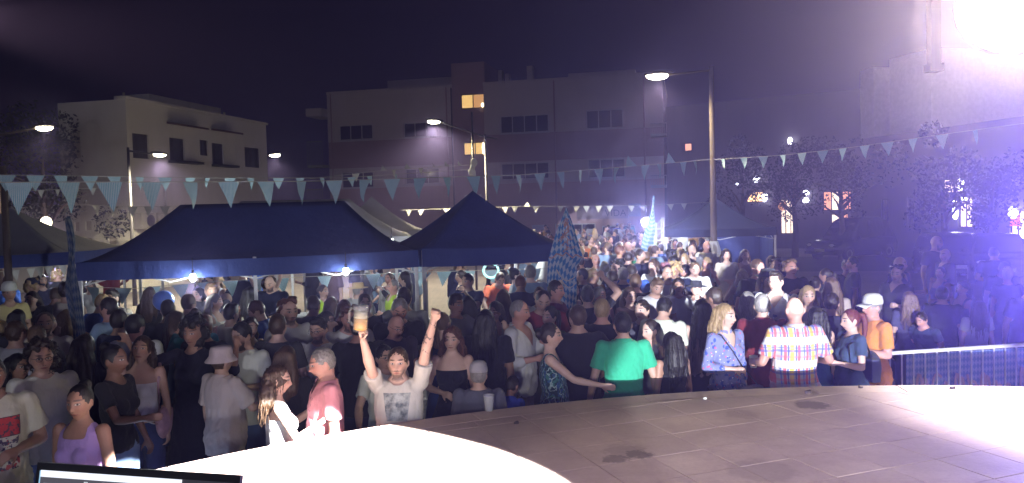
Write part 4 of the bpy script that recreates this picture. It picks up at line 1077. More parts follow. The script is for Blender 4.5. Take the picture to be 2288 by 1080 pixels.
# ------------------------------------------------------------------ street lamps and poles
M_lens=glow('street_lamp_lens',(1,.93,.62),30.)
def street_lamp(label,head,pole,pole_top,armtip=None,size=1.,power=120,polemat=None,r=.05,col=(1,.86,.55)):
    head,pole=np.array(head),np.array(pole)
    t=thing('street_lamp',label,'street lamp',(pole[0],pole[1],0),0,'street lamps around the square')
    o=np.array([pole[0],pole[1],0]); P=polemat or M_dark
    g=Geo(); tube(g,[(0,0,0),(0,0,.9),(0,0,pole_top)],[r*1.5,r*1.2,r*.8],10,round_ends=False); link('pole',gm(g,'pole',P,True),t)
    h=head-o; a0=np.array([0,0,min(pole_top-.02,h[2]-.02)]) if armtip is None else np.array(armtip)-o
    dirn=h-np.array([0,0,pole_top]); dirn[2]*=.5; dirn/=np.linalg.norm(dirn)
    g=Geo(); tube(g,[np.array([0,0,pole_top-.12])-(dirn*.45 if armtip is not None else 0),np.array([0,0,pole_top-.1]),h-dirn*.22*size],[.022,.03,.024],8,round_ends=False); link('arm',gm(g,'arm',P,True),t)
    g=Geo(); s,tt,d=frame(dirn); pts=[h-dirn*.26*size,h-dirn*.16*size,h,h+dirn*.14*size,h+dirn*.22*size]
    tube(g,[p+np.array([0,0,.045*size]) for p in pts],[(.05*size,.03*size),(.09*size,.05*size),(.125*size,.055*size),(.10*size,.045*size),(.04*size,.02*size)],12); hd=link('lamp_head',gm(g,'lamp_head',P,True),t)
    g=Geo(); ellipsoid(g,h,(.21*size,.115*size,.075*size),rotz(math.atan2(dirn[1],dirn[0])),14,8); link('lens',gm(g,'lens',M_lens,True),hd)
    l=bpy.data.lights.new('street_lamp_light','SPOT'); l.energy=power; l.color=col; l.spot_size=math.radians(160); l.spot_blend=.6; l.shadow_soft_size=.1
    lo=bpy.data.objects.new('street_lamp_light',l); C.objects.link(lo); lo.location=h-np.array([0,0,.12*size]); lo.parent=t
    return t
# wooden pole with a white pedestal, carrying the nearest lamp
pp=np.array([5.16,20.0,0])
t=street_lamp('tall wooden lamp pole on a white pedestal with a bright lamp on its left arm',at(1468,170,20),pp,6.15,size=1.35,power=1300,polemat=M_wood,r=.075)
g=Geo(); 
prof=[(0,.26),(.25,.26),(.28,.21),(1.15,.20),(1.20,.25),(1.33,.25),(1.36,.21),(1.72,.105)]
a8=np.arange(8)*2*np.pi/8+math.pi/8
g.add(np.concatenate([np.c_[np.cos(a8)*r,np.sin(a8)*r,np.full(8,z)] for z,r in prof]),loft_faces(len(prof),8)); link('pedestal',gm(g,'pedestal',plain('pedestal_paint',(.42,.43,.46),.7,.3)),t)
street_lamp('slim street lamp before the lit stairwell of the apartment building',at(970,272,28),at(1084,308,28)*np.array([1,1,0]),5.35,armtip=at(1070,300,28),size=1.15,power=6500)
street_lamp('dark street lamp with a crossbar arm in front of the pale house',at(357,346,24),at(286,332,24)*np.array([1,1,0]),4.85,size=.95,power=4200)
street_lamp('street lamp high at the left edge beside the dark tree',at(99,286,20),np.array([-13.2,20.2,0]),5.0,size=1.1,power=380,polemat=M_wood,r=.07)
street_lamp('small far street lamp right of the pale house',at(614,347,40),at(560,352,40)*np.array([1,1,0]),5.5,size=1.35,power=1800)
p=at(103,497,21.); t=thing('wall_lantern','square warm lantern glowing on the low wall at the left','lantern',p); link('glass',gm(ellipsoid(Geo(),(0,0,0),(.14,.14,.15)),'glass',glow('lantern_glass',(1,.86,.55),12.),True),t)
link('post',gm(rod(Geo(),(0,0,-p[2]),(0,0,-.14),.04,8),'post',M_dark),t)
l=point('lantern_light',(p[0],p[1]-.05,p[2]-.25),55,(1,.8,.5),.12)
# plain bunting posts
def post(label,x,y,h,r=.05,mat=None):
    g=Geo(); tube(g,[(0,0,0),(0,0,h)],[r,r*.8],10,round_ends=False); o=link('bunting_post',gm(g,'bunting_post',mat or M_wood,True),label=label,cat='post'); o.location=(x,y,0); return o
pL=at(6,372,12.); post('weathered wooden bunting post at the far left',pL[0],pL[1],pL[2],.06)
pM=at(1054,250,26.); post('thin dark bunting post rising in front of the stairwell windows',pM[0],pM[1],pM[2],.04,M_dark)
# cloth bunched on the thin post
p=at(1057,385,25.9); g=Geo(); 
for k in range(5): ellipsoid(g,p+np.array([.05*math.sin(k*2),0,.16*(k-2)]),(.10+.03*math.cos(k*3),.08,.14))
v,q,n=remesh(g,.03,2); v=v+n*(.02*wob(v,3,.2))[:,None]; link('bundled_pennants',quads_mesh('bundled_pennants',v,q,M_penw)[0],label='bunch of knotted pale pennants tied to the thin bunting post',cat='bunting')
# ------------------------------------------------------------------ bunting
def pennant_mesh(name,wd,ht,mat,seed,flip=False,curl=.05):
    r=rs(seed); V=[]; n=6
    tip=r.uniform(-.12,.12)*wd; cv=r.uniform(-1,1)*curl; rot=r.uniform(-.25,.25)
    for j in range(n+1):
        t=j/n
        for i in range(5):
            s=(i/4-.5)*(1-t*.985); x=s*wd+tip*t; z=-ht*t; y=cv*math.sin(t*2.4)*ht*2.+.02*math.sin(s*9+t*4+seed)*wd*3*t+rot*t*s*wd
            if flip: z=-z*.75; y+=.3*ht*t
            V.append((x,y,z))
    g=Geo(); g.add(V,[(j*5+i,j*5+i+1,(j+1)*5+i+1,(j+1)*5+i) for j in range(n) for i in range(4)])
    return gm(g,name,mat,True)
_pms={}
def bunting(label,nodes,pts,wd,ht,mat,flips=(),group='strings of pennant bunting',thick=.006,every=1):
    """nodes: world points the cord runs through; pts: cord parameters 0..1 (by length) of the pennants"""
    N3=np.array(nodes,float); d=np.r_[0,np.cumsum(np.linalg.norm(np.diff(N3,axis=0),axis=1))]; Lt=d[-1]
    pos=lambda s:np.array([np.interp(s*Lt,d,N3[:,k]) for k in range(3)])
    t=thing('bunting_string',label,'bunting',N3[0],0,group); o=N3[0]
    g=Geo(); tube(g,[p-o for p in N3],[thick]*len(N3),5,round_ends=False); link('cord',gm(g,'cord',M_rope),t)
    for i,s in enumerate(pts):
        fl=i in flips; key=(round(wd,3),round(ht,3),mat.name,(i*7)%11,fl)
        if key not in _pms: _pms[key]=pennant_mesh('pennant',wd,ht,mat,(i*7)%11+int(wd*100),fl,.10)
        p=pos(s); q=pos(min(1,s+.01))-pos(max(0,s-.01))
        e=link('pennant',_pms[key],t); e.location=p-o-np.array([0,0,.004]); e.rotation_euler=(0,-math.atan2(q[2],math.hypot(q[0],q[1])),math.atan2(q[1],q[0])+((i*37)%11-5)*.09)
    return t
def by_px(nodes,pxs):
    """cord parameters whose projection falls on the given photograph columns"""
    N3=np.array(nodes,float); d=np.r_[0,np.cumsum(np.linalg.norm(np.diff(N3,axis=0),axis=1))]; S=np.linspace(0,1,800); out=[]
    P=np.array([[np.interp(s*d[-1],d,N3[:,k]) for k in range(3)] for s in S]); X=1144+FPX*P[:,0]/P[:,1]
    for p in pxs: out.append(float(S[np.argmin(abs(X-p))]))
    return out
n1=[at(-120,410,7.6),at(0,408,8.2),at(160,407,8.7),at(430,407,9.9),at(700,405,11.3),at(880,400,12.5),at(1165,391,15),at(1385,374,17.5),at(1588,357,19.9)]
bunting('front string of blue and white pennants sweeping from the left edge to the wooden pole',n1,by_px(n1,[-60,53,158,252,345,432,515,600,678,750,820,880,943,1002,1062,1112,1162,1210,1256,1300,1341,1382,1414,1446,1476,1502,1530,1556]),.27,.34,M_pen,flips=(22,25))
n2=[at(-40,391,11.5),at(150,393,12.5),at(450,398,15),at(760,398,19),at(1053,379,25.9)]
bunting('second string of blue pennants behind the front string on the left',n2,by_px(n2,[22,88,142,208,262,320,375,432,470,520,566,628,676,725,790,830,890]),.26,.24,M_pen)
n3=[at(-40,436,15),at(70,426,15.5),at(240,420,17)]
bunting('short string of pale lamp lit pennants above the left canopy',n3,by_px(n3,[24,98,135,175,214]),.13,.15,M_penw)
n4=[at(150,457,20),at(300,462,20),at(650,458,22),at(700,452,23)]
bunting('string of pale pennants lit cream by the street lamp behind the ridge canopy',n4,by_px(n4,[218,255,300,336,372,405,440,470,505,528,558,583,605,625,650]),.24,.26,M_penw)
n5=[at(895,470,30),at(1150,462,30),at(1420,460,30),at(1590,452,30)]
bunting('far string of dark pennants before the ground floor of the apartment building',n5,by_px(n5,[915,942,1000,1030,1130,1152,1180,1200,1255,1290,1312,1340,1365,1412,1440,1500,1530]),.26,.24,M_penw,flips=(6,))
n6=[at(1596,357,19.9),at(1750,347,18),at(1900,330,16.5),at(2110,300,14.5),at(2330,270,12.5)]
bunting('string of grey pennants rising from the wooden pole to the right edge',n6,by_px(n6,[1618,1664,1708,1752,1795,1841,1886,1934,1984,2042,2106,2180]),.24,.27,M_pen)
n7=[at(690,400,20),at(860,381,22.5),at(1049,369,25.8)]
bunting('string of wind flipped white pennants meeting the thin bunting post',n7,by_px(n7,[800,862,885,915,945,976,1005,1034]),.22,.22,M_penw,flips=(1,3,5,6,7))
n8=[at(130,640,12.6),at(300,645,12.7),at(470,630,13.2),at(700,618,13.8),at(960,608,14.3),at(1230,600,14.8)]
bunting('string of striped blue pennants hanging under the canopies',n8,by_px(n8,[203,270,336,398,455,510,572,625,722,832,886,936,990,1045,1097,1146,1194]),.27,.27,M_pen)
n9=[at(-40,612,12.9),at(160,590,13.6)]
bunting('short string of pale pennants under the grey canopy at the left edge',n9,by_px(n9,[12,30,66,84,106,136]),.13,.20,M_penw)
# ------------------------------------------------------------------ flags
def feather(label,px,ytop,ybot,Y,prof,mat,group='tall feather flags',strokes=True):
    base=at(px,ybot,Y); top=at(px,ytop,Y); t=thing('feather_flag',label,'flag',(base[0],base[1],0),0,group)
    H=top[2]; g=Geo(); tube(g,[(0,.02,0),(0,.02,H*.6),(.0,.02,H)],[.016,.012,.006],6); link('pole',gm(g,'pole',M_galv),t)
    V=[]; GL=[]; n=18; q7=(px%7)*.9
    for j in range(n+1):
        s=j/n; z=H-(H-.55)*s; x0=np.interp(s,[p[0] for p in prof],[p[1] for p in prof]); x1=np.interp(s,[p[0] for p in prof],[p[2] for p in prof])
        for i in range(9):
            u=i/8; V.append((x0+(x1-x0)*u+.014*math.sin(s*17+q7+u*3),-.03+.045*math.sin(u*6.5+s*5+q7)*(.4+u)+.03*math.sin(s*13),z+.018*math.sin(u*7+s*9+q7))); GL.append(((u-.5)*(.30+.22*math.sin(s*3))+.05*math.sin(s*7+q7),0,z+.10*(u-.5)+.03*math.sin(u*5+q7)))
    g=Geo(); g.add(V,[(j*9+i,(j+1)*9+i,(j+1)*9+i+1,j*9+i+1) for j in range(n) for i in range(8)]); cl=link('cloth',gm(g,'cloth',mat,True),t); set_attr(cl.data,'gl',GL,'FLOAT_VECTOR')
    return t,cl,H,np.array(V).reshape(n+1,9,3)
t,cl,H,VV=feather('blue lozenge feather flag with brown lettering at the right end of the canopies',1270,466,690,9.6,[(0,-.01,.02),(.07,-.06,.06),(.18,-.16,.12),(.28,-.25,.20),(.34,-.26,.11),(.45,-.25,.09),(.6,-.22,.09),(1,-.15,.08)],M_flag)
M_ltr=plain('flag_lettering',(.33,.17,.13),.8); M_ltrp=plain('flag_lettering_pale',(.62,.52,.42),.8)
def on(s,u):
    j=s*18; i=u*8; j0,i0=int(min(17,j)),int(min(7,i)); a_,b_=j-j0,i-i0
    return VV[j0,i0]*(1-a_)*(1-b_)+VV[j0+1,i0]*a_*(1-b_)+VV[j0,i0+1]*(1-a_)*b_+VV[j0+1,i0+1]*a_*b_
g=Geo(); r=rs(4)
for k in range(5): # blackletter-like strokes, unreadable in the photograph
    c=(.075+.036*k,.5+.12*math.sin(k*2.2))
    for w in range(3):
        ph=r.uniform(0,6); pts=[on(c[0]+.022*math.sin(tt*4+ph)+.008*w,min(.97,max(.03,c[1]+.36*(tt-.5)+.1*math.cos(tt*6+ph))))+np.array([0,-.008,0]) for tt in np.linspace(0,1,9)]
        tube(g,pts,[(.010,.003)]*9,5,round_ends=False)
tube(g,[on(.27+.012*math.sin(i*2.1),min(.98,i/10+.01))+np.array([0,-.008,0]) for i in range(11)],[.008]*11,5,round_ends=False)
link('lettering',gm(g,'lettering',M_ltr),cl)
g=Geo()
for s0,s1,u0,u1 in ((.36,.39,.35,.95),(.41,.43,.55,.97),(.41,.50,.5,.62)):
    tube(g,[on(s0+(s1-s0)*tt+.03*math.sin(tt*3),u0+(u1-u0)*tt)+np.array([0,-.01,0]) for tt in np.linspace(0,1,7)],[(.018,.004)]*7,6)
link('emblem',gm(g,'emblem',M_ltrp),cl)
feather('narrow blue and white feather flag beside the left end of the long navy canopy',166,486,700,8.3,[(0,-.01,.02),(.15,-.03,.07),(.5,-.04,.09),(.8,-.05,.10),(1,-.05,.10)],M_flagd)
t,cl,_,_=feather('bright blue flag beside the glaring floodlight near the far canopy',1462,438,520,21.3,[(0,-.02,.01),(.2,-.10,.02),(.5,-.35,.02),(.7,-.42,-.1),(1,-.40,-.3)],M_flag)
# ------------------------------------------------------------------ small lit truss tower and flood lamp by the far canopy
b=at(1466,490,21.6); t=thing('truss_tower','lit aluminium truss tower standing by the far canopy','truss',(b[0],b[1],0))
g=Geo()
for x in (-.17,.17):
    for y in (-.17,.17): rod(g,(x,y,0),(x,y,2.32),.022,6)
link('upright',gm(g,'upright',M_galv),t)
g=Geo()
for k in range(7):
    z=.15+k*.31
    for (a_,b_) in (((-.17,-.17),(.17,-.17)),((.17,-.17),(.17,.17)),((.17,.17),(-.17,.17)),((-.17,.17),(-.17,-.17))):
        rod(g,(*a_,z),(*b_,z+.31),.012,5); rod(g,(*a_,z),(*b_,z),.012,5)
link('brace',gm(g,'brace',M_galv),t)
g=Geo(); box(g,(-.165,-.19,.5),(-.02,-.18,2.2)); link('banner_strip',gm(g,'banner_strip',plain('green_banner',(.30,.36,.22),.7)),t)
def flood(label,loc,aim,r,k,power,half,col,cat='floodlight',mat=None):
    t=thing('floodlight',label,cat,loc); R=(Vector(aim)-Vector(loc)).to_track_quat('-Y','Z'); t.rotation_mode='QUATERNION'; t.rotation_quaternion=R
    g=Geo(); a_=np.arange(20)*2*np.pi/20; prof=[(r*.35,.30),(r*.6,.26),(r*1.02,.06),(r*1.08,0),(r*1.05,.0),(r*.97,.06)]
    g.add(np.concatenate([np.c_[np.cos(a_)*q,np.full(20,y),np.sin(a_)*q] for q,y in prof]),loft_faces(6,20)); link('housing',gm(g,'housing',M_black,True),t)
    g=Geo(); g.add(np.concatenate([np.c_[np.cos(a_)*q,np.full(20,y),np.sin(a_)*q] for q,y in ((r*.985,.02),(r*.5,.012),(r*.05,.008))]),loft_faces(3,20)); link('lens',gm(g,'lens',glow(label[:20],col,k),True),t)
    l=bpy.data.lights.new('floodlight_light','SPOT'); l.energy=power; l.spot_size=math.radians(half*2); l.spot_blend=.5; l.color=col; l.shadow_soft_size=r*.7
    lo=bpy.data.objects.new('floodlight_light',l); C.objects.link(lo); lo.parent=t; lo.location=(0,-.05,0); lo.rotation_euler=(-math.pi/2,0,0)
    return t
p=at(1444,497,21.3); tf=flood('small glaring white floodlight in front of the lit truss tower',p,(1.5,0,2.3),.13,60,500,60,(.80,.95,1.))
link('stand',gm(rod(Geo(),(0,.3,-.02),(0,.3,-.2),.02,6),'stand',M_dark),tf)
# ------------------------------------------------------------------ stage floodlight at the upper right
FL=at(2262,8,8.2)
tf=flood('huge glaring stage floodlight hanging at the upper right corner',FL,(.7,0,2.6),.50,40,FLOODP,19,(1,.88,.34))
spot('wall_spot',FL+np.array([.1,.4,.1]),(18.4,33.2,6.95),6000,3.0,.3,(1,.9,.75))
g=Geo(); p0=at(2086,60,8.2); p1=at(2086,148,8.2)
tr=thing('lighting_bracket','dark hanging bracket left of the huge stage floodlight','truss',(p0[0],p0[1],0))
box(g,(-.05,-.05,p1[2]),(.05,.05,p0[2]+.6)); link('drop_bar',gm(g,'drop_bar',M_dark),tr)
link('cross_bar',gm(rod(Geo(),(-.02,0,p0[2]+.55),(1.6,0,p0[2]+.75),.04,8),'cross_bar',M_dark),tr)
link('clamp',gm(box(Geo(),(-.07,-.07,p1[2]-.06),(.07,.07,p1[2]+.02)),'clamp',M_dark),tr)
# ------------------------------------------------------------------ crowd barrier with a lozenge banner
P0=at(1962,800,8.0); P0=np.array([P0[0],8.0,0]); dB=np.array([1.,.17,0]); dB/=np.linalg.norm(dB)
def barrier(label,P,n,first):
    ang=math.atan2(dB[1],dB[0]); t=thing('crowd_barrier',label,'barrier',P,ang,'crowd barriers along the stage')
    Lb=2.3; H=1.10; r=.10; g=Geo()
    pts=[(0,0,.12),(0,0,H-r)]+[(r-r*math.cos(a),0,H-r+r*math.sin(a)) for a in np.linspace(.3,1.57,5)]+[(Lb-r+r*math.sin(a),0,H-r+r*math.cos(a)) for a in np.linspace(0,1.27,5)]+[(Lb,0,H-r),(Lb,0,.12),(0,0,.12)]
    tube(g,pts,[.021]*len(pts),8,up=(0,1,0),round_ends=False); link('frame',gm(g,'frame',M_white,True),t)
    bm_=gm(rod(Geo(),(0,0,.12),(0,0,H-.01),.009,6),'bar',M_white,True)
    for k in range(1,17):
        o=link('bar',bm_,t); o.location=(Lb*k/17,0,0)
    for x in (.28,Lb-.28): link('foot',gm(box(Geo(),(x-.02,-.28,0),(x+.02,.28,.03)),'foot',M_galv),t)
    x0=.34 if first else .02
    V=[]; ns=26
    for z in (.10,.35,.6,.85,H-.035):
        for i in range(ns+1):
            s=i/ns; V.append((x0+(Lb-.03-x0)*s,.026+.010*math.sin(s*17+z*3)*(1-.3*z),z))
    g=Geo(); g.add(V,[(j*(ns+1)+i,j*(ns+1)+i+1,(j+1)*(ns+1)+i+1,(j+1)*(ns+1)+i) for j in range(4) for i in range(ns)])
    bn=link('banner',gm(g,'banner',M_ban,True),t)
    g=Geo(); q=rs(8+n)
    # large outlined letter strokes along the lower half, too cropped to read in the photograph
    x=x0+.10
    while x<Lb-.2:
        w=q.uniform(.09,.15); h=q.uniform(.72,.90); base=.2
        k=q.randint(4)
        if k==0: pts=[(x,base),(x,h-.1),(x+w*.3,h),(x+w*.7,h-.06),(x+w*.55,h-.2),(x+w,h-.26),(x+w,base)]
        elif k==1: pts=[(x,base),(x,h),(x+w*.5,h-.05),(x+w*.5,base+.1),(x+w*.5,h-.04),(x+w,h-.10),(x+w,base)]
        elif k==2: pts=[(x,h),(x+w*.2,h-.12),(x+w*.6,h-.05),(x+w,h-.14),(x+w*.7,h-.26),(x+w*.2,h-.3),(x,base)]
        else: pts=[(x+w,h-.05),(x+w*.4,h),(x,h-.15),(x+w*.1,base+.1),(x+w*.6,base),(x+w,base+.12)]
        P3=[]
        for i in range(len(pts)-1):
            for s in (0,.33,.66): P3.append((pts[i][0]*(1-s)+pts[i+1][0]*s,.004,pts[i][1]*(1-s)+pts[i+1][1]*s))
        P3.append((pts[-1][0],.004,pts[-1][1]))
        P3=np.array(P3); 
        for _ in range(2): P3[1:-1]=.5*P3[1:-1]+.25*(P3[:-2]+P3[2:])
        tube(g,P3,[(.016,.004)]*len(P3),5,up=(0,1,0)); x+=w+.035
    link('lettering',gm(g,'lettering',plain('banner_letters',(.30,.21,.27),.8)),bn)
    return t
barrier('white tubular crowd barrier with open bars at its left end beside the person in orange',P0,0,True)
barrier('white crowd barrier wholly covered by lozenge banner at the right edge',P0+dB*2.36,1,False)
# ------------------------------------------------------------------ laptop on a table at the lower left
c0,c1=at(84,1034,1.30),at(537,1063,1.205)
ang=math.atan2(c1[1]-c0[1],c1[0]-c0[0]); Wl=float(np.linalg.norm((c1-c0)[:2])); zt=float((c0[2]+c1[2])/2); hl_=.245; ti=math.radians(12)
zb=zt-hl_*math.cos(ti)
lap=thing('laptop','open black laptop with a lit screen at the lower left corner','laptop',(c0[0],c0[1],zb),ang)
RM=(rotx(-ti),np.array([0,-hl_*math.sin(ti),0.]))
M_bez=plain('laptop_casing',(.022,.022,.025),.35,.5)
link('lid',gm(box(Geo(),(0,0,0),(Wl,.008,hl_),RM),'lid',M_bez),lap)
dsp=link('display',gm(box(Geo(),(.010,-.0015,.012),(Wl-.010,-.0005,hl_-.011),RM),'display',glow('screen_dark',(.12,.12,.17),.16)),lap)
xs=.012; xe=Wl*.735
link('title_strip',gm(box(Geo(),(xs,-.003,hl_-.022),(xe,-.002,hl_-.0115),RM),'title_strip',glow('screen_white',(.86,.9,1.),1.25)),dsp)
link('panel',gm(box(Geo(),(xs,-.0026,.016),(xe,-.0018,hl_-.0222),RM),'panel',glow('screen_panel',(.25,.24,.30),.30)),dsp)
link('side_glow',gm(box(Geo(),(.0095,-.0028,.014),(.0118,-.0020,hl_-.012),RM),'side_glow',glow('screen_edge',(.35,.65,.9),.9)),dsp)
g=Geo(); q=rs(3)
def dash(x,z,w,h): box(g,(x,-.0036,z),(x+w,-.003,z+h),RM)
for row,(z,items) in enumerate(((hl_-.028,[(.10,.008),(.135,.006),(.165,.006),(.20,.010),(.235,.006)]),(hl_-.0345,[(.02,.06),(.10,.055),(.145,.004),(.213,.006),(.226,.004)]),(hl_-.0395,[(.02,.004),(.03,.04),(.113,.03),(.2,.02)]),(hl_-.046,[(.02,.05),(.10,.02),(.15,.05)]))):
    for x,wd in items:
        xx=x
        while xx<x+wd:
            ww=min(q.uniform(.002,.006),x+wd-xx); dash(xx,z,max(.0015,ww-.0008),.0026); xx+=ww
link('screen_text',gm(g,'screen_text',glow('screen_text_white',(.75,.78,.85),.8)),dsp)
link('blue_icon',gm(box(Geo(),(.207,-.0039,hl_-.0345),(.211,-.0032,hl_-.031),RM),'blue_icon',glow('screen_blue',(.1,.4,.9),1.)),dsp)
link('base',gm(box(Geo(),(0,-.255-.05,-.016),(Wl,-.05,-.002)),'base',M_bez),lap)
g=Geo(); box(g,(-.2,-.55,-.05),(Wl+.25,.10,-.018)); tb=thing('table','dark table under the laptop on the stage','table',(c0[0],c0[1],STAGE-.02),ang); zz=zb-STAGE+.02
link('table_top',gm(box(Geo(),(-.2,-.55,zz-.05),(Wl+.25,.06,zz-.018)),'table_top',M_black),tb)
for x in (-.17,Wl+.2):
    for y in (-.5,.02): link('leg',gm(rod(Geo(),(x,y,0),(x,y,zz-.05),.02,8),'leg',M_dark),tb)
# ------------------------------------------------------------------ trees
def tree(label,x,y,h,cr,seed,cz=None,n=2600,group='trees around the square',lean=0.):
    r=rs(seed); t=thing('tree',label,'tree',(x,y,0),0,group)
    g=Geo(); cz=cz or h*.68
    tube(g,[(0,0,0),(.06+lean*.3,.02,cz*.4),(-.03+lean*.7,0,cz*.75),(.02+lean,0,cz*1.1)],[.17,.13,.10,.05],9,round_ends=False)
    for k in range(7):
        a_=k*.9+seed; p=np.array([lean*.8,0,cz*(.6+.05*k)]); d=np.array([math.cos(a_)*cr*.75,math.sin(a_)*cr*.75,h*.12+r.uniform(0,.5)]); tube(g,[p,p+d*.5+np.array([0,0,.15]),p+d],[.06,.04,.012],6,round_ends=False)
    link('trunk',gm(g,'trunk',M_bark,True),t)
    cl=[(r.normal(size=3)*np.array([cr*.5,cr*.5,(h-cz)*.42])+np.array([lean,0,cz+(h-cz)*.35]),cr*r.uniform(.28,.5)) for _ in range(16)]
    V=np.zeros((n*4,3)); 
    for i in range(n):
        c,R_=cl[r.randint(len(cl))]; d=r.normal(size=3); d/=np.linalg.norm(d); p=c+d*R_*r.uniform(.5,1.1)**.6
        u=r.normal(size=3); u/=np.linalg.norm(u); v=np.cross(u,r.normal(size=3)); v/=np.linalg.norm(v)+1e-9; s=r.uniform(.05,.10)
        V[i*4]=p-u*s; V[i*4+1]=p+v*s*.45; V[i*4+2]=p+u*s; V[i*4+3]=p-v*s*.45
    m,_=quads_mesh('crown',V,np.arange(n*4).reshape(-1,4),M_leaf,False); link('crown',m,t); return t
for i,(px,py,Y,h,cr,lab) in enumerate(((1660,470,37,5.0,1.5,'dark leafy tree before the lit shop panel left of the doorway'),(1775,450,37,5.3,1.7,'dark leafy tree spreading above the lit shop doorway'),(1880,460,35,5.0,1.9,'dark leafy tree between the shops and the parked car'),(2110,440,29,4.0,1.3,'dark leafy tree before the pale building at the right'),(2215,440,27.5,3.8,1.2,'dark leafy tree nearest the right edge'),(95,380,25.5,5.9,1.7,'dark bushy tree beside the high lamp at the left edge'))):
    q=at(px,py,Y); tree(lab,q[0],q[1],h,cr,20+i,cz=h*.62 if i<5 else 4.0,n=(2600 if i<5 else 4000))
# ------------------------------------------------------------------ parked cars
M_tyre=plain('tyre_rubber',(.015,.015,.016),.85,.2); M_rim_=plain('wheel_rim',(.08,.08,.085),.35,.5,.7); M_head=plain('headlight_lens',(.55,.57,.6),.12,.6); M_tail=plain('tail_light_lens',(.30,.02,.02),.2,.5)
def car(label,x,y,yaw,col,van=False):
    t=thing('parked_car',label,'car',(x,y,0),yaw,'cars parked along the street')
    pm=plain('car_paint_%d'%(int(col[0]*1000)),col,.22,.6,.2,var=.05)
    Lc,Wc=4.3,1.76; prof=[(-2.15,.42,.62),(-2.10,.30,.80),(-1.45,.22,.90),(-.95,.20,.95),(0,.20,.97),(1.2,.20,.98),(1.95,.24,.95),(2.12,.34,.80),(2.15,.45,.66)]
    g=Geo(); rings=[]
    for xx,zb_,zt_ in prof:
        wd=Wc/2*(1-.10*(abs(xx)/2.15)**4); ring=[]
        for (fy,fz) in ((-1,.25),(-.93,.0),(.93,.0),(1,.25),(1.0,.65),(.93,.95),(.80,1.),(-.80,1.),(-.93,.95),(-1,.65)): ring.append((xx,fy*wd,zb_+(zt_-zb_)*fz))
        rings.append(ring)
    g.add(np.concatenate(rings),loft_faces(len(prof),10)); b=link('body',gm(g,'body',pm,True),t)
    hh=1.85 if van else 1.46
    g=Geo(); rings=[]
    for xx,zt_,wd in ((-1.05,.93,.78),(-.45,hh-.12,.66),(-.15,hh,.62),(1.0,hh,.62),(1.55,hh-.12,.64),(2.0,.95,.74)):
        rings.append([(xx,-wd-.04,.90),(xx,-wd,zt_-.02),(xx,-wd+.08,zt_),(xx,wd-.08,zt_),(xx,wd,zt_-.02),(xx,wd+.04,.90)])
    g.add(np.concatenate(rings),loft_faces(6,6)); link('cabin',gm(g,'cabin',pm,True),t)
    def pane(v): gg=Geo(); v=np.array(v,float); n=np.cross(v[1]-v[0],v[2]-v[0]); n/=np.linalg.norm(n); gg.add(np.concatenate([v,v+n*.012]),BOXF); return link('window',gm(gg,'window',M_glass),t)
    pane([(-1.0,.70,.97),(-1.0,-.70,.97),(-.50,-.58,hh-.16),(-.50,.58,hh-.16)])
    for s in (-1,1):
        y_=lambda w:s*(w+.035)
        for xa,xb,xc,xd in ((-.85,.12,.12,-.38),(.18,1.12,1.05,.18),(1.18,1.72,1.42,1.10)):
            pane([(xa,y_(.76),.97),(xb,y_(.76),.97),(xc,y_(.66),hh-.13),(xd,y_(.66),hh-.13)][::s])
        for xx in (-1.32,1.30):
            a_=np.arange(18)*2*np.pi/18; gg=Geo(); gg.add(np.concatenate([np.c_[xx+.315*k*np.cos(a_),np.full(18,s*yy),.315+.315*k*np.sin(a_)] for k,yy in ((.6,.70),(1,.71),(1,.89),(.68,.90))]),loft_faces(4,18)); wl=link('wheel',gm(gg,'wheel',M_tyre,True),t)
            gg=Geo(); gg.add(np.concatenate([np.c_[xx+.21*k*np.cos(a_),np.full(18,s*yy),.315+.21*k*np.sin(a_)] for k,yy in ((1,.885),(.9,.905),(.2,.895))]),loft_faces(3,18)); link('rim',gm(gg,'rim',M_rim_,True),wl)
        link('headlight',gm(ellipsoid(Geo(),(-2.07,s*.60,.70),(.09,.18,.075)),'headlight',M_head,True),t)
        link('tail_light',gm(ellipsoid(Geo(),(2.07,s*.62,.75),(.07,.15,.09)),'tail_light',M_tail,True),t)
        link('mirror',gm(ellipsoid(Geo(),(-.72,s*.93,.99),(.07,.11,.08)),'mirror',pm,True),t)
    link('number_plate',gm(box(Geo(),(-2.175,-.26,.43),(-2.155,.26,.54)),'number_plate',plain('plate_white',(.6,.6,.6),.5)),t)
    link('bumper',gm(box(Geo(),(-2.168,-.80,.30),(-2.08,.80,.42)),'bumper',M_black),t)
    return t
for px,py,Y,yaw,col,lab,van in ((1905,560,35.5,math.radians(28),(.012,.014,.02),'dark tall car with a gleaming windscreen edge parked by the shops',True),(2118,565,26.5,math.radians(70),(.015,.015,.025),'dark low car with a pale number plate parked before the pale building',False),(2225,560,25,math.radians(65),(.03,.03,.04),'greyish car parked nearest the right edge',False)):
    q=at(px,py,Y); car(lab,q[0],q[1],yaw,col,van)
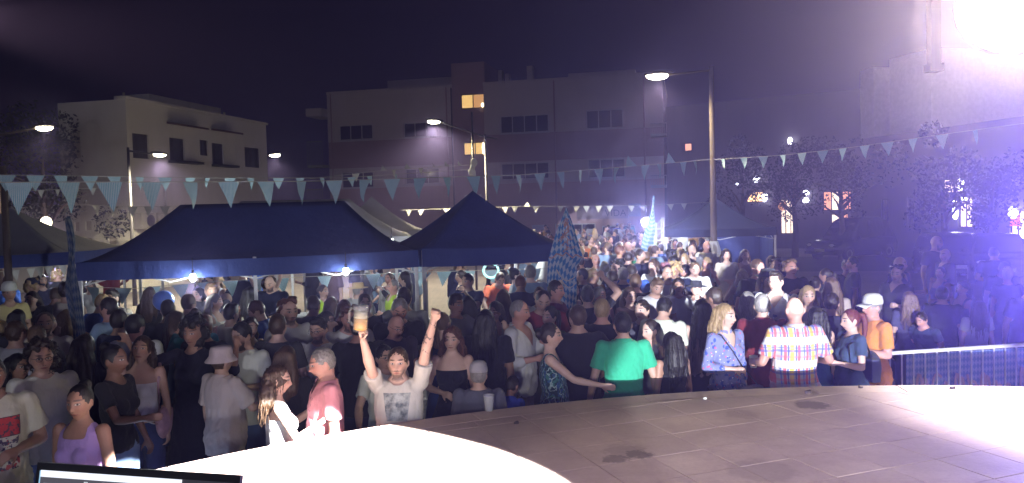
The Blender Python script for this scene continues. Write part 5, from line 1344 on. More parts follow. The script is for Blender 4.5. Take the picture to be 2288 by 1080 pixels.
# ------------------------------------------------------------------ stall, tables and things under the canopies
def table(label,x,y,w,d,h,rz=0.,mat=None):
    t=thing('folding_table',label,'table',(x,y,0),rz,'folding tables of the stalls'); link('table_top',gm(box(Geo(),(-w/2,-d/2,h-.03),(w/2,d/2,h)),'table_top',mat or M_white),t)
    for sx in (-1,1):
        for sy in (-1,1): link('leg',gm(rod(Geo(),(sx*(w/2-.06),sy*(d/2-.06),0),(sx*(w/2-.06),sy*(d/2-.06),h-.03),.018,6),'leg',M_white),t)
    return t
def px_xy(px,Y): q=at(px,470,Y); return q[0],Y
x,y=px_xy(660,13.0); table('white bar table behind the right half of the long canopy',x,y,1.2,.6,1.02,.15)
x,y=px_xy(1170,13.6); table('white bar table beneath the pyramid canopy',x,y,1.1,.6,1.05,.25)
x,y=px_xy(1560,22.0); table('stall counter lit bright under the far canopy',x,y,1.8,.6,1.0,-.1)
def beer_crate(label,x,y,z,col): 
    t=thing('drinks_crate',label,'crate',(x,y,z)); g=Geo(); box(g,(-.2,-.15,0),(.2,.15,.02)); 
    for a_,b_ in (((-.2,-.15,.02),(.2,-.13,.26)),((-.2,.13,.02),(.2,.15,.26)),((-.2,-.13,.02),(-.18,.13,.26)),((.18,-.13,.02),(.2,.13,.26))): box(g,a_,b_)
    link('shell',gm(g,'shell',plain('crate_'+str(int(col[0]*100)),col,.5)),t)
x,y=px_xy(1126,13.6); beer_crate('pale wooden crate standing on the bar table under the pyramid canopy',x+.1,y,1.05,(.45,.33,.18))
q=at(1520,545,21.8); link('price_board',gm(box(Geo(),(q[0]-.22,q[1],q[2]-.1),(q[0]+.22,q[1]+.03,q[2]+.22)),'price_board',plain('board_grey',(.45,.45,.48),.6)),label='grey price board raised beside the bright stall counter',cat='sign')
link('board_post',gm(rod(Geo(),(q[0],q[1]+.015,0),(q[0],q[1]+.015,q[2]-.1),.015,6),'board_post',M_dark),sc.objects['price_board'])
# inflatable ring-shaped lit sign under the pyramid canopy and blue balloon on the left
q=at(1097,605,13.1); a_=np.linspace(0,2*np.pi,25); g=Geo(); tube(g,[(q[0]+.125*math.cos(k),q[1],q[2]+.125*math.sin(k)*.95) for k in a_],[.022]*25,6,round_ends=False); link('ring_lamp',gm(g,'ring_lamp',glow('ring_lamp_tube',(.45,1,.95),1.6),True),label='round turquoise ring lamp glowing under the pyramid canopy',cat='lamp')
link('hook',gm(rod(Geo(),(q[0],q[1],q[2]+.12),(q[0],q[1],q[2]+.5),.006,5),'hook',M_dark),sc.objects['ring_lamp'])
q=at(365,672,10.0); g=Geo(); ellipsoid(g,(0,0,0),(.135,.12,.13),None,18,14); g2=Geo(); 
bo=link('balloon',gm(g,'balloon',plain('blue_balloon_skin',(.10,.22,.75),.3,.5),True),label='shiny blue balloon above the heads under the left end of the canopy',cat='balloon'); bo.location=q
link('string',gm(rod(Geo(),(0,0,-.13),(0.02,0,-.7),.003,4),'string',M_rope),bo)
# plastic cup on the stage rim
M_cup=bpy.data.materials.new('clear_plastic'); M_cup.use_nodes=True; n_=M_cup.node_tree.nodes; p_=n_['Principled BSDF']; p_.inputs['Base Color'].default_value=(.8,.82,.85,1); p_.inputs['Roughness'].default_value=.18; p_.inputs['Alpha'].default_value=.38
M_cup2=plain('white_cup',(.6,.6,.6),.5)
q=onz(1093,918,STAGE); o=link('plastic_cup',cup_mesh('plastic_cup',M_cup,.118,.030,.042),label='clear plastic cup standing on the stage rim',cat='cup'); o.location=q
# ------------------------------------------------------------------ the people along the stage, one by one
SK=m_skin(); CL=m_cloth('cotton'); HA=m_hair(); M_gl=plain('spectacle_frame',(.02,.02,.022),.4)
PL=m_cloth('plaid_cotton',pat_plaid); FLOR=m_cloth('floral_cotton',pat_floral([((.05,.09,.35),.30),((.45,.12,.22),.20),((.60,.60,.68),.15)],17)); LEAFM=m_cloth('tropical_print',pat_leaf)
PRT=m_cloth('printed_cotton',pat_print); GPR=m_cloth('grey_printed_cotton',pat_greyprint); SPR=m_cloth('faded_printed_cotton',pat_smallprint); STR=m_cloth('striped_cotton',pat_stripe(.05,.0,.35,(.12,.14,.2)))
PATT=m_cloth('patterned_shirt',pat_floral([((.04,.06,.16),.34),((.55,.6,.7),.2)],14))
DEN=m_cloth('denim')
SKIN={'fair':(.58,.40,.32),'mid':(.44,.29,.22),'tan':(.34,.20,.14),'dark':(.20,.115,.08),'red':(.52,.29,.23)}
HAIRC={'black':(.012,.010,.010),'dark':(.028,.018,.013),'brown':(.07,.04,.022),'lightbrown':(.17,.105,.06),'blonde':(.42,.30,.15),'grey':(.25,.24,.23),'red':(.16,.035,.03),'auburn':(.12,.045,.03)}
PEOPLE=[]   # (x,y,label bit) of everyone placed
def yh(px): return 465+(1144-px)*math.tan(ROLL)
def place(F,px,py,d,yaw):
    """root position so that the crown of the head meets the pixel at distance d"""
    T=F.hc+F.Rh@np.array([0,0,.118]); 
    q=at(px,py,d); k=q[2]/T[2]; F.k=k
    w=rotz(yaw)@(T*k); return np.array([q[0]-w[0],q[1]-w[1],0.])
def person(label,px,py,d,yaw=0.,skin='mid',hair=('short','dark'),fig=None,top=None,bottom=None,hat=None,glasses=False,beard=0.,tattoo=0.,short='',hi=True,vx=.0115,seed=None):
    fig=dict(fig or {}); fig.setdefault('voxel',vx); seed=seed if seed is not None else int(abs(px)*7+py)
    F=figure(**fig); fem=F.female; yaw=math.radians(yaw)
    loc=place(F,px,py,d,yaw)
    b=link('person',body_mesh(F,'body',SK),label=label,cat='person',group='people crowding before the stage',color=SKIN[skin]); b.location=loc; b.rotation_euler[2]=yaw
    b['beard']=float(beard); b['tattoo']=float(tattoo)
    tp=dict(top or {}); col=tp.pop('col',(.6,.6,.6)); mt=tp.pop('mat',CL); nm=tp.pop('name','shirt')
    tp.setdefault('seed',seed); s=link(nm,garment(F,nm,mt,**tp),b,color=col)
    collar=None
    if tp.get('kind') in('polo','shirt'):
        g=Geo(); ax=F.chest; nb=F.upper([[0,.012,1.488]])[0]; a_=np.linspace(-2.75,2.75,15)
        pts=[nb+ax@np.array([.072*math.sin(t),.012+.066*math.cos(t),.012-.022*(1-math.cos(t))*.5]) for t in a_]
        tube(g,pts,[(.010,.026)]*15,6,up=ax[:,2]); m=g.mesh('collar'); m.transform(Matrix.Scale(F.k,4)); m.materials.append(mt); m.polygons.foreach_set('use_smooth',np.ones(len(m.polygons),bool)); link('collar',m,s,color=tuple(min(1,c*1.0) for c in col))
    bt=dict(bottom or dict(col=(.03,.04,.08))); colb=bt.pop('col',(.03,.04,.08)); nb_=bt.pop('name','trousers'); bt.setdefault('seed',seed)
    link(nb_,legwear(F,nb_,DEN,**bt),b,color=colb)
    Mh=Matrix.Translation(Vector(F.hc*F.k))@Matrix(F.Rh.tolist()).to_4x4()@Matrix.Scale(F.k,4)
    if hair[0]!='bald':
        h=link('hair',hair_mesh(hair[0],'hair',HA,seed,hi,fem),b,color=HAIRC[hair[1]]); h.matrix_local=Mh
    if hat:
        h=link('hat',hat_mesh(hat[0],'hat',CL),b,color=hat[1]); h.matrix_local=Mh
        if hat[0]=='cap' and len(hat)>2: h.matrix_local=Mh@Matrix.Rotation(hat[2],4,'Z')
    if glasses:
        h=link('glasses',glasses_mesh('glasses',M_gl),b); h.matrix_local=Mh
    PEOPLE.append((loc[0],loc[1],short or label,px,py))
    W=lambda p:loc+rotz(yaw)@(np.asarray(p)*F.k)
    return b,F,W,yaw
def cup_in_hand(label,F,W,yaw,i,mat=None,name='plastic_cup',h=.115,off=(0,0,0)):
    o=link(name,cup_mesh(name,mat or M_cup,h),label=label,cat='cup'); p=W(F.grip[i]); o.location=p+np.array([0,0,-h*.5])+np.array(off); return o
NAVY=(.02,.025,.06); BLACK=(.012,.012,.015); WHITE=(.62,.62,.60); CREAM=(.60,.58,.48); JEAN=(.07,.11,.22); JEANL=(.16,.24,.40)
# 1 arms up
b,F,W,yw=person('person in white T-shirt with grey print, both arms raised, holding a beer mug',888,778,5.85,0,'fair',('short','brown'),
 dict(arms=(((.20,-.35,.85),(.30,-.12,1),(-.2,-1,0),1.3),((.0,-.75,.62),(.10,-.42,.85),(-1,-.1,.0),1.15)),voxel=.0085,head=(0.,-.02,0),stance=.14,fat=.12),
 dict(col=(.66,.64,.58),mat=GPR,sleeve=.62,hem=.80,loose=.02,neck=.088),dict(col=JEAN),beard=.8,tattoo=1.,short='the person with raised arms')
# glass mug of beer
def mug(F,W):
    p=W(F.wr[1]+F.hd[1]*.085)+np.array([0,-.01,.0]); Hm,rm=.185,.052
    t=thing('beer_mug','dimpled glass litre mug of beer held up by the person with raised arms','mug',p)
    a_=np.arange(28)*2*np.pi/28
    gl=bpy.data.materials.new('mug_glass'); gl.use_nodes=True; q=gl.node_tree.nodes['Principled BSDF']; q.inputs['Base Color'].default_value=(.9,.95,.92,1); q.inputs['Roughness'].default_value=.06; q.inputs['Transmission Weight'].default_value=.0; q.inputs['Alpha'].default_value=.13; q.inputs['Specular IOR Level'].default_value=.8
    prof=[(.050,0),(.054,.012),(.053,.03)]
    V=[]
    zs=np.linspace(0,Hm,16)
    for z in zs:
        dm=np.array([0. if (z<.015 or z>Hm*.80) else .004*abs(math.sin(z/Hm*math.pi*3.6))*abs(math.sin(x*5)) for x in a_]); r_q=rm+.004*(z/Hm)-dm+(.003 if z<.012 else 0)
        V.append(np.c_[np.cos(a_)*r_q,np.sin(a_)*r_q,np.full(28,z)])
    for z in (Hm,.02): V.append(np.c_[np.cos(a_)*(rm-.002),np.sin(a_)*(rm-.002),np.full(28,z)])
    g=Geo(); g.add(np.concatenate(V),loft_faces(18,28)); link('glass',gm(g,'glass',gl,True),t)
    be=plain('beer',(.80,.40,.04),.25,.5,var=.1); fo=plain('beer_foam',(.60,.55,.36),.85,.2,scale=40,var=.25)
    g=Geo(); g.add(np.concatenate([np.c_[np.cos(a_)*(rm-.006),np.sin(a_)*(rm-.006),np.full(28,z)] for z in (.012,.095)]),loft_faces(2,28)); link('beer',gm(g,'beer',be,True),t)
    g=Geo(); V=[]
    for z in (.0952,.115,.135): V.append(np.c_[np.cos(a_)*(rm-.006),np.sin(a_)*(rm-.006),np.full(28,z)+(.006*np.sin(a_*3) if z>.1 else 0)])
    g.add(np.concatenate(V),loft_faces(3,28)); link('foam',gm(g,'foam',fo,True),t)
    g=Geo(); tube(g,[(-.04,.01,.15),(-.078,.03,.155),(-.09,.035,.11),(-.088,.035,.06),(-.05,.02,.03)],[.010]*5,8); link('handle',gm(g,'handle',gl,True),t)
    t.rotation_euler=(0.06,.08,0); return t
mug(F,W)
# 2 lavender crop top
b,F,W,yw=person('person in lavender sleeveless crop top standing nearest the laptop',176,862,5.0,-8,'tan',('bun','black'),
 dict(female=True,arms=('down','down'),head=(.12,.05,.03),voxel=.009,fat=.15),dict(col=(.40,.27,.56),kind='tank',sleeve=0,hem=1.13,inf=.010,loose=.002,neck=.075,strap=.115,fold=.003,name='crop_top'),dict(col=(.60,.58,.54),top=.99),short='the person in the lavender crop top',hi=True)
q=W((.10,-.135,.92)); ph=thing('phone','dark phone tucked at the waistband of the person in the lavender crop top','phone',q,.2)
link('case',gm(box(Geo(),(-.037,-.006,-.07),(.037,.004,.07)),'case',plain('phone_case',(.10,.11,.16),.4)),ph); link('camera_bump',gm(box(Geo(),(-.03,-.009,.03),(.002,-.0062,.062)),'camera_bump',M_black),ph)
# 3 printed tee at the left edge
person('person in white T-shirt with red and dark chest print cut off by the left edge',-22,800,5.2,42,'tan',('short','black'),dict(arms=('belly','cup'),stance=.13),dict(col=(.64,.62,.50),mat=PRT,sleeve=.7,hem=.78,loose=.03),dict(col=(.03,.03,.035)),short='the person in the red print T-shirt')
# 4 curly hair and glasses
person('person in plain white T-shirt and glasses turned to the right',92,768,6.1,48,'mid',('curly','dark'),dict(arms=('cup','cup'),head=(-.15,.02,0),fat=.25,stance=.13),dict(col=(.64,.64,.53),sleeve=.62,hem=.82,loose=.025),dict(col=JEANL),glasses=True,short='the person with glasses in the plain white T-shirt')
person('person in dark top half hidden behind the white T-shirt at the left edge',40,792,6.5,70,'tan',('long','black'),dict(female=True,arms=('down','cup')),dict(col=(.04,.04,.10),kind='tank',sleeve=0),dict(col=BLACK),short='the dark top person at the left edge')
person('person with dark strap over a pale top seen from behind at the left edge',35,718,7.4,170,'mid',('short','brown'),dict(arms=('down','cup')),dict(col=(.35,.35,.36),sleeve=.6),dict(col=NAVY))
person('person in grey shirt seen from behind next to the one with the dark strap',82,728,7.5,185,'mid',('short','lightbrown'),dict(arms=('cup','down')),dict(col=(.12,.12,.14),sleeve=.6),dict(col=NAVY))
# 6 profile with outstretched arm
b,F,W,yw=person('person in black top and jeans reaching an arm to the right in profile',255,772,6.05,82,'dark',('bun','black'),dict(female=True,arms=('loose',((.2,-.55,-.8),(.1,-1,.12),(-1,0,0),.5))),dict(col=(.02,.02,.024),sleeve=.6,hem=.92,inf=.010),dict(col=JEANL),short='the person in black reaching right')
# 7 tube top with pink bag
b,F,W,yw=person('person in white strapless top and jeans with a pale pink shoulder bag',320,752,6.7,5,'mid',('long','brown'),dict(female=True,arms=('down','belly'),head=(.1,-.22,.1)),dict(col=(.60,.58,.60),kind='tube',sleeve=0,hem=1.04,inf=.008,loose=.0,name='strapless_top'),dict(col=(.05,.07,.16)),short='the person in the white strapless top')
q=W((.19,-.02,1.02)); bgm=plain('pink_leather',(.45,.28,.33),.55,.3,var=.3,scale=20)
hb=thing('shoulder_bag','pale pink shoulder bag hanging beside the white strapless top','bag',q); g=Geo(); ellipsoid(g,(0,0,-.04),(.05,.13,.14)); box(g,(-.035,-.12,-.03),(.035,.12,.07)); v,qq,n=remesh(g,.012,3); link('body',quads_mesh('bag_body',v,qq,bgm)[0],hb)
sh_=W(F.sh[0])-q; g=Geo(); tube(g,[(0,-.09,.05),sh_*.6+np.array([0,-.06,.03]),sh_+np.array([0,0,.07]),sh_*.6+np.array([0,.08,.02]),(0,.10,.05)],[(.012,.004)]*5,6); link('strap',gm(g,'strap',bgm,True),hb)
# 8 big dark hair, arms up at the sides
person('person in long black dress with both forearms raised among dark figures',430,716,7.0,-5,'tan',('afro','black'),dict(female=True,arms=(((.7,-.3,-.35),(.35,-.4,1),(0,-1,0),.3),((.7,-.3,-.2),(.25,-.5,1),(0,-1,0),.25)),fat=.3),dict(col=(.016,.016,.028),sleeve=1.2,hem=.85,inf=.02),dict(col=(.016,.016,.028),kind='skirt',length=.25,name='skirt'),short='the person in the long black dress')
# 9 bucket hat
b,F,W,yw=person('person in pale bucket hat and loose beige shirt seen from behind',495,780,6.6,148,'mid',('short','brown'),dict(arms=('down',((.25,-.4,-.8),(-.1,-1,.05),(-1,0,0),1.)),fat=.3,stance=.13),dict(col=(.50,.42,.40),sleeve=.8,hem=.76,inf=.022,loose=.035,kind='shirt',neck=.075),dict(col=(.03,.04,.07)),hat=('bucket',(.50,.42,.43)),short='the person in the bucket hat')
b,F,W,yw=person('person with dark beard in white T-shirt holding two cups behind the bucket hat',533,724,7.05,-18,'mid',('short','black'),dict(arms=('cup','cup'),head=(-.2,.25,0)),dict(col=(.62,.64,.56),sleeve=.62,hem=.82,loose=.02,mat=CL),dict(col=JEAN),beard=.95,short='the bearded person in white')
cup_in_hand('clear plastic cup in the hand of the person with dark beard, on the left',F,W,yw,1); cup_in_hand('clear plastic cup in the hand of the person with dark beard, on the right',F,W,yw,0)
# 11 pointing
b,F,W,yw=person('person in white off shoulder top, glaringly lit, pointing a finger upward',622,818,5.72,112,'fair',('wavy','brown'),dict(female=True,arms=(((.25,-.55,-.75),(-.1,-.9,.55),(-.6,.2,0),1.15),((.2,-.45,-.9),(-.05,-.95,.55),(-1,.2,0),.9)),head=(-.1,.08,0),voxel=.009,points=(True,False)),dict(col=(.72,.70,.70),kind='strap',sleeve=0,hem=.84,inf=.012,neck=.09,strap=.085,fold=.007),dict(col=(.6,.6,.62)),short='the person pointing a finger')
cup_in_hand('white cup gripped by the person pointing a finger',F,W,yw,1,M_cup2)
# 12 pink tee
person('person in faded pink T-shirt in profile facing the pointing person',712,780,5.86,-68,'red',('short','grey'),dict(arms=('down','down'),head=(.0,.22,0),voxel=.009,fat=.3,stance=.13),dict(col=(.68,.29,.33),mat=SPR,sleeve=.72,hem=.80,loose=.022,vneck=.10),dict(col=(.10,.12,.18)),short='the person in the pink T-shirt')
person('person in white T-shirt and glasses with small print looking down behind the pink T-shirt',708,711,7.35,-8,'mid',('quiff','black'),dict(arms=('down','down'),head=(-.1,.18,0),stance=.13),dict(col=(.60,.60,.60),mat=SPR,sleeve=.65,hem=.82,loose=.022),dict(col=NAVY),beard=.85,glasses=True,short='the person in the small print T-shirt')
person('person in dark shirt and black framed glasses looking down to the right',889,707,7.7,35,'red',('bald','grey'),dict(arms=('down','cup'),head=(.1,.35,0),fat=.2),dict(col=(.05,.04,.07),sleeve=.6),dict(col=NAVY),glasses=True,short='the person with black framed glasses')
person('person in pale polo shirt and glasses peeking from behind the raised arms',858,772,6.65,38,'mid',('short','black'),dict(arms=('down',((.5,-.35,-.75),(.3,-.6,-.5),(-1,0,0),.6))),dict(col=(.55,.56,.48),kind='polo',sleeve=.6),dict(col=NAVY),glasses=True)
person('tall person in wide grey T-shirt seen from behind under the canopy edge',903,643,9.0,176,'mid',('short','dark'),dict(arms=('down','cup'),fat=.45),dict(col=(.36,.38,.36),sleeve=.75,loose=.03,hem=.8),dict(col=NAVY),vx=.013,short='the wide grey T-shirt')
b,F,W,yw=person('person in black strapless dress facing the stage, hand near the chest',1010,731,7.0,-6,'fair',('wavy','auburn'),dict(female=True,arms=('down','belly'),head=(.05,.02,.06)),dict(col=(.012,.012,.02),kind='tube',sleeve=0,inf=.008),dict(col=(.012,.012,.02),kind='skirt',length=.5,name='skirt'),short='the person in the black strapless dress')
person('person in black T-shirt seen from behind right of the black strapless dress',1085,693,7.6,172,'tan',('long','black'),dict(arms=('down','down'),fat=.3),dict(col=(.016,.016,.024),sleeve=.7,hem=.8),dict(col=BLACK),short='the black T-shirt back')
person('person in pale cap and grey hooded top seen from behind by the plastic cup',1069,812,6.3,176,'mid',('short','grey'),dict(arms=('down','down'),fat=.2,head=(0,.1,0)),dict(col=(.10,.10,.13),sleeve=1.9,hem=.82,inf=.025),dict(col=NAVY),hat=('cap',(.34,.33,.36)),short='the pale cap')
person('person in bright blue top stooping behind the stage rim left of the floral dress',1150,842,6.9,150,'tan',('short','dark'),dict(female=True,arms=('down','cup'),lean=.5),dict(col=(.03,.07,.45),sleeve=.6),dict(col=NAVY))
# 20 white shirt with drink
b,F,W,yw=person('person in open white shirt holding a cup, in profile to the right',1163,671,7.85,66,'red',('buzz','grey'),dict(arms=('cuphigh','cup'),head=(.1,.1,0),fat=.15),dict(col=(.62,.62,.64),kind='shirt',sleeve=1.45,hem=.80,loose=.02,vneck=.20,inf=.022),dict(col=(.14,.09,.08)),short='the person in the open white shirt')
cup_in_hand('clear cup in the hand of the person in the open white shirt',F,W,yw,0)
# 21 tropical dress
person('person in dark leaf print dress stretching an arm to the green shirt',1230,723,6.95,84,'fair',('updo','dark'),dict(female=True,arms=('down',((.15,-.75,-.6),(-.05,-1,-.22),(-1,0,0),.3)),fat=.35),dict(col=(.02,.05,.07),mat=LEAFM,kind='tank',sleeve=0,hem=.84,inf=.014,strap=.12,name='dress_top'),dict(col=(.02,.05,.07),kind='skirt',length=.45,name='skirt'),short='the leaf print dress')
# 22 green polo
person('person in bright green polo shirt seen from behind at the stage rim',1390,698,7.05,180,'mid',('short','black'),dict(arms=('loose','loose'),head=(.05,.05,0),stance=.13,voxel=.0095),dict(col=(.035,.36,.20),kind='polo',sleeve=.68,hem=.80,loose=.018,neck=.07),dict(col=NAVY),short='the green polo shirt')
person('person in grey tank top facing left right of the green shirt',1450,716,7.7,-52,'fair',('updo','dark'),dict(female=True,arms=('down','down'),head=(-.1,.1,0)),dict(col=(.36,.36,.42),kind='tank',sleeve=0),dict(col=NAVY),short='the grey tank top')
person('person in black tank top with a bare arm turned away beside the grey tank top',1497,743,7.1,205,'tan',('long','black'),dict(female=True,arms=('down','down'),head=(0,.1,0),fat=.2),dict(col=BLACK,kind='tank',sleeve=0),dict(col=BLACK),short='the black tank top')
person('person in dark shirt facing left behind the grey tank top',1434,671,8.5,-40,'fair',('short','dark'),dict(arms=('down','cup')),dict(col=(.10,.10,.14),sleeve=.6),dict(col=NAVY))
person('person in pale yellow T-shirt with bowed head seen from behind',1487,667,8.35,150,'mid',('short','black'),dict(arms=('down','down'),head=(.1,.4,0),lean=.14),dict(col=(.58,.62,.50),sleeve=.7,loose=.02),dict(col=NAVY),short='the pale yellow T-shirt')
person('person in tan strap top seen from behind with a hand on the hip',1566,670,8.2,184,'fair',('verylong','black'),dict(female=True,arms=('down','hip')),dict(col=(.20,.14,.13),kind='tank',sleeve=0,strap=.09),dict(col=BLACK,kind='skirt',length=.3,name='skirt'),short='the tan strap top')
# 27 blonde with floral blouse
b,F,W,yw=person('person in blue and red floral blouse with a grey crossbody bag, brightly lit',1621,680,7.45,28,'fair',('bob','blonde'),dict(female=True,arms=('down','belly'),head=(.25,0,0),fat=.25),dict(col=(.20,.22,.42),mat=FLOR,kind='shirt',sleeve=1.55,hem=.93,vneck=.15,inf=.014,name='blouse'),dict(col=(.02,.02,.05)),short='the floral blouse')
q=W((.12,-.19,.88)); hb=thing('crossbody_bag','grey square crossbody bag worn by the person in the floral blouse','bag',q,yw)
g=Geo(); box(g,(-.13,-.05,-.10),(.13,.04,.09)); v,qq,n=remesh(g,.012,2); link('body',quads_mesh('crossbody_body',v,qq,plain('grey_leather',(.16,.15,.19),.5))[0],hb)
loc_=lambda p:(rotz(-yw)@(W(p)-q)); g=Geo(); tube(g,[(.11,0,.08),loc_((.06,-.165,1.15)),loc_((-.06,-.15,1.33)),loc_((-.12,-.06,1.47)),loc_((-.11,.05,1.47))],[(.012,.003)]*5,6); link('strap',gm(g,'strap',M_black,True),hb)
# 28 maroon
person('person in maroon polo shirt and jeans seen from behind beside the plaid shirt',1703,658,8.0,165,'fair',('short','grey'),dict(arms=('down','cup'),fat=.35,stance=.14),dict(col=(.16,.025,.035),kind='polo',sleeve=.72,hem=.82,loose=.02,neck=.075),dict(col=(.07,.10,.20)),short='the maroon shirt')
# 29 plaid
b,F,W,yw=person('person in bright red, yellow and white plaid shirt seen from behind',1775,665,7.25,182,'red',('bald','grey'),dict(arms=(((.45,.05,-1),(.0,-.8,-.15),(-1,0,0),.9),((.45,.05,-1),(.0,-.8,-.15),(-1,0,0),.9)),fat=.6,stance=.14,voxel=.0095),dict(col=(.8,.8,.8),mat=PL,kind='shirt',sleeve=.78,hem=.80,loose=.016,neck=.075),dict(col=(.03,.03,.06)),short='the plaid shirt')
cup_in_hand('white cup held at the left side of the plaid shirt',F,W,yw,0,M_cup2); cup_in_hand('white cup held at the right side of the plaid shirt',F,W,yw,1,M_cup2)
person('person in pale top facing the stage behind the plaid shirt',1806,640,8.9,-12,'fair',('long','blonde'),dict(female=True,arms=('down','down')),dict(col=(.55,.55,.58),kind='tee',sleeve=.4),dict(col=NAVY))
person('person in sky blue top with dark straps seen from behind by the plaid shirt',1822,686,7.95,186,'fair',('long','black'),dict(female=True,arms=('cup','down')),dict(col=(.10,.25,.55),kind='tank',sleeve=0),dict(col=JEANL),short='the sky blue top')
person('person in open patterned shirt over white turned left above the maroon shirt',1733,607,9.5,-30,'fair',('quiff','dark'),dict(arms=('down','cup'),head=(-.3,0,0)),dict(col=(.60,.60,.62),mat=PATT,kind='shirt',sleeve=.7,vneck=.15),dict(col=NAVY),glasses=True,short='the patterned shirt')
person('person with a dark brimmed hat left of the open patterned shirt',1716,604,10.1,10,'fair',('long','brown'),dict(female=True,arms=('down','face')),dict(col=(.05,.05,.08),sleeve=.6),dict(col=NAVY),hat=('straw',(.03,.03,.035)))
person('person in long dark coat right of the plaid shirt',1858,655,8.5,150,'mid',('short','dark'),dict(arms=('down','down'),fat=.35),dict(col=(.022,.022,.04),sleeve=1.9,hem=.72,loose=.03),dict(col=BLACK),short='the long dark coat')
person('person in pale scarf and top half hidden by the long dark coat',1858,620,9.8,160,'fair',('verylong','lightbrown'),dict(female=True,arms=('down','down')),dict(col=(.40,.34,.30),sleeve=.6),dict(col=NAVY))
# 33 navy dress with backpack
b,F,W,yw=person('person in navy dress with a small backpack facing left beside the orange T-shirt',1897,692,7.7,-82,'fair',('pony','red'),dict(female=True,arms=('cup','down'),head=(0,.1,0),fat=.35),dict(col=(.045,.07,.13),sleeve=.55,hem=.86,loose=.02,name='dress_top'),dict(col=(.045,.07,.13),kind='skirt',length=.72,name='skirt'),short='the navy dress')
q=W((.02,.19,1.12)); hb=thing('backpack','small dark backpack on the back of the person in the navy dress','bag',q,yw); g=Geo(); ellipsoid(g,(0,.03,0),(.13,.075,.16)); box(g,(-.12,-.04,-.14),(.12,.06,.10)); v,qq,n=remesh(g,.013,3); link('body',quads_mesh('backpack_body',v,qq,plain('backpack_nylon',(.04,.045,.07),.6,bump=.3))[0],hb)
g=Geo()
for sx in (-.09,.09): tube(g,[(sx,-.03,.12),(sx*1.1,-.12,.33),(sx*1.2,-.28,.25),(sx*1.3,-.26,.0),(sx,-.03,-.13)],[(.018,.005)]*5,6)
link('strap',gm(g,'strap',M_black,True),hb)
# 34 orange
b,F,W,yw=person('person in orange T-shirt and pale cap in profile facing left by the barrier',1948,662,8.0,-76,'red',('short','grey'),dict(arms=('cup','down'),fat=.55,stance=.13,voxel=.0095),dict(col=(.62,.24,.055),sleeve=.75,hem=.82,loose=.022),dict(col=(.22,.025,.04),length=.4,name='shorts'),hat=('cap',(.55,.56,.52)),short='the orange T-shirt')
cup_in_hand('pale cup in front of the orange T-shirt',F,W,yw,0,M_cup2)
person('person in long pale dress standing apart before the right barrier',2182,668,9.4,176,'mid',('long','brown'),dict(female=True,arms=('down','down'),fat=.2),dict(col=(.40,.39,.42),sleeve=.5,hem=.8),dict(col=(.40,.39,.42),kind='skirt',length=.35,name='skirt'),vx=.014,short='the long pale dress')
person('person in dark top bending toward the barrier right of the orange T-shirt',2055,700,9.3,-60,'red',('short','dark'),dict(arms=('cup','down'),lean=.35),dict(col=(.03,.04,.10),sleeve=.5),dict(col=NAVY),vx=.014,short='the bending dark top')
person('person in dark clothes turned away between the orange T-shirt and the pale dress',2030,652,9.6,170,'mid',('long','lightbrown'),dict(female=True,arms=('down','cup')),dict(col=(.06,.06,.12),sleeve=.6),dict(col=NAVY),vx=.014)
person('person in black behind the barrier left of the long pale dress',2105,640,9.9,150,'mid',('short','black'),dict(arms=('cup','down'),fat=.3),dict(col=(.02,.02,.03),sleeve=.7),dict(col=BLACK),vx=.014)
b,F,W,yw=person('person in dark hat shading the eyes with a raised hand in the beam',1556,630,11.0,-4,'fair',('short','dark'),dict(arms=('face','down')),dict(col=(.06,.06,.10),sleeve=1.2),dict(col=NAVY),hat=('straw',(.03,.03,.04)),vx=.014,short='the dark hat')
person('person in black with an arm raised beside the lozenge feather flag',1312,640,9.3,176,'mid',('quiff','black'),dict(arms=('down',((.5,-.1,.5),(-.6,-.2,.6),(0,-1,0),1.2)),fat=.2),dict(col=(.015,.015,.02),sleeve=.6),dict(col=BLACK),vx=.013,short='the black shirt by the flag')
person('person in maroon T-shirt left of the lozenge feather flag',1242,628,9.5,60,'red',('short','dark'),dict(arms=('down','cup'),fat=.3),dict(col=(.20,.03,.06),sleeve=.7),dict(col=NAVY),vx=.013,short='the maroon T-shirt by the flag')
person('person in coral T-shirt bending over the bar under the pyramid canopy',1120,612,12.9,20,'mid',('short','brown'),dict(arms=('out','out'),lean=.55,fat=.3),dict(col=(.70,.16,.08),sleeve=.7),dict(col=NAVY),vx=.015,short='the coral T-shirt')
person('person in lime vest in profile under the long canopy, left of the straw hat',722,637,12.3,60,'mid',('updo','dark'),dict(female=True,arms=('down','cup')),dict(col=(.42,.65,.04),kind='tank',sleeve=0),dict(col=NAVY),vx=.015,short='the lime vest')
person('person in lime safety vest right of the hanging bulb',878,625,12.2,-60,'red',('buzz','grey'),dict(arms=('cup','down')),dict(col=(.45,.65,.05),kind='tank',sleeve=0),dict(col=NAVY),vx=.015,short='the lime safety vest')
person('person in straw hat under the bulb at the middle of the canopy',800,634,12.0,150,'mid',('short','grey'),dict(arms=('down','cup')),dict(col=(.30,.30,.30),sleeve=.6),dict(col=NAVY),hat=('straw',(.50,.36,.16)),vx=.015,short='the straw hat')
person('person in white tank top with both arms raised under the long canopy',593,622,13.2,190,'fair',('updo','dark'),dict(female=True,arms=('up','up')),dict(col=(.66,.66,.64),kind='tank',sleeve=0,hem=1.02),dict(col=BLACK),vx=.015,short='the white tank top')
person('bald person in dark shirt facing left near the bar',505,655,11.6,-70,'fair',('bald','dark'),dict(arms=('cup','down')),dict(col=(.04,.04,.05),sleeve=.6),dict(col=NAVY),beard=.8,vx=.015)
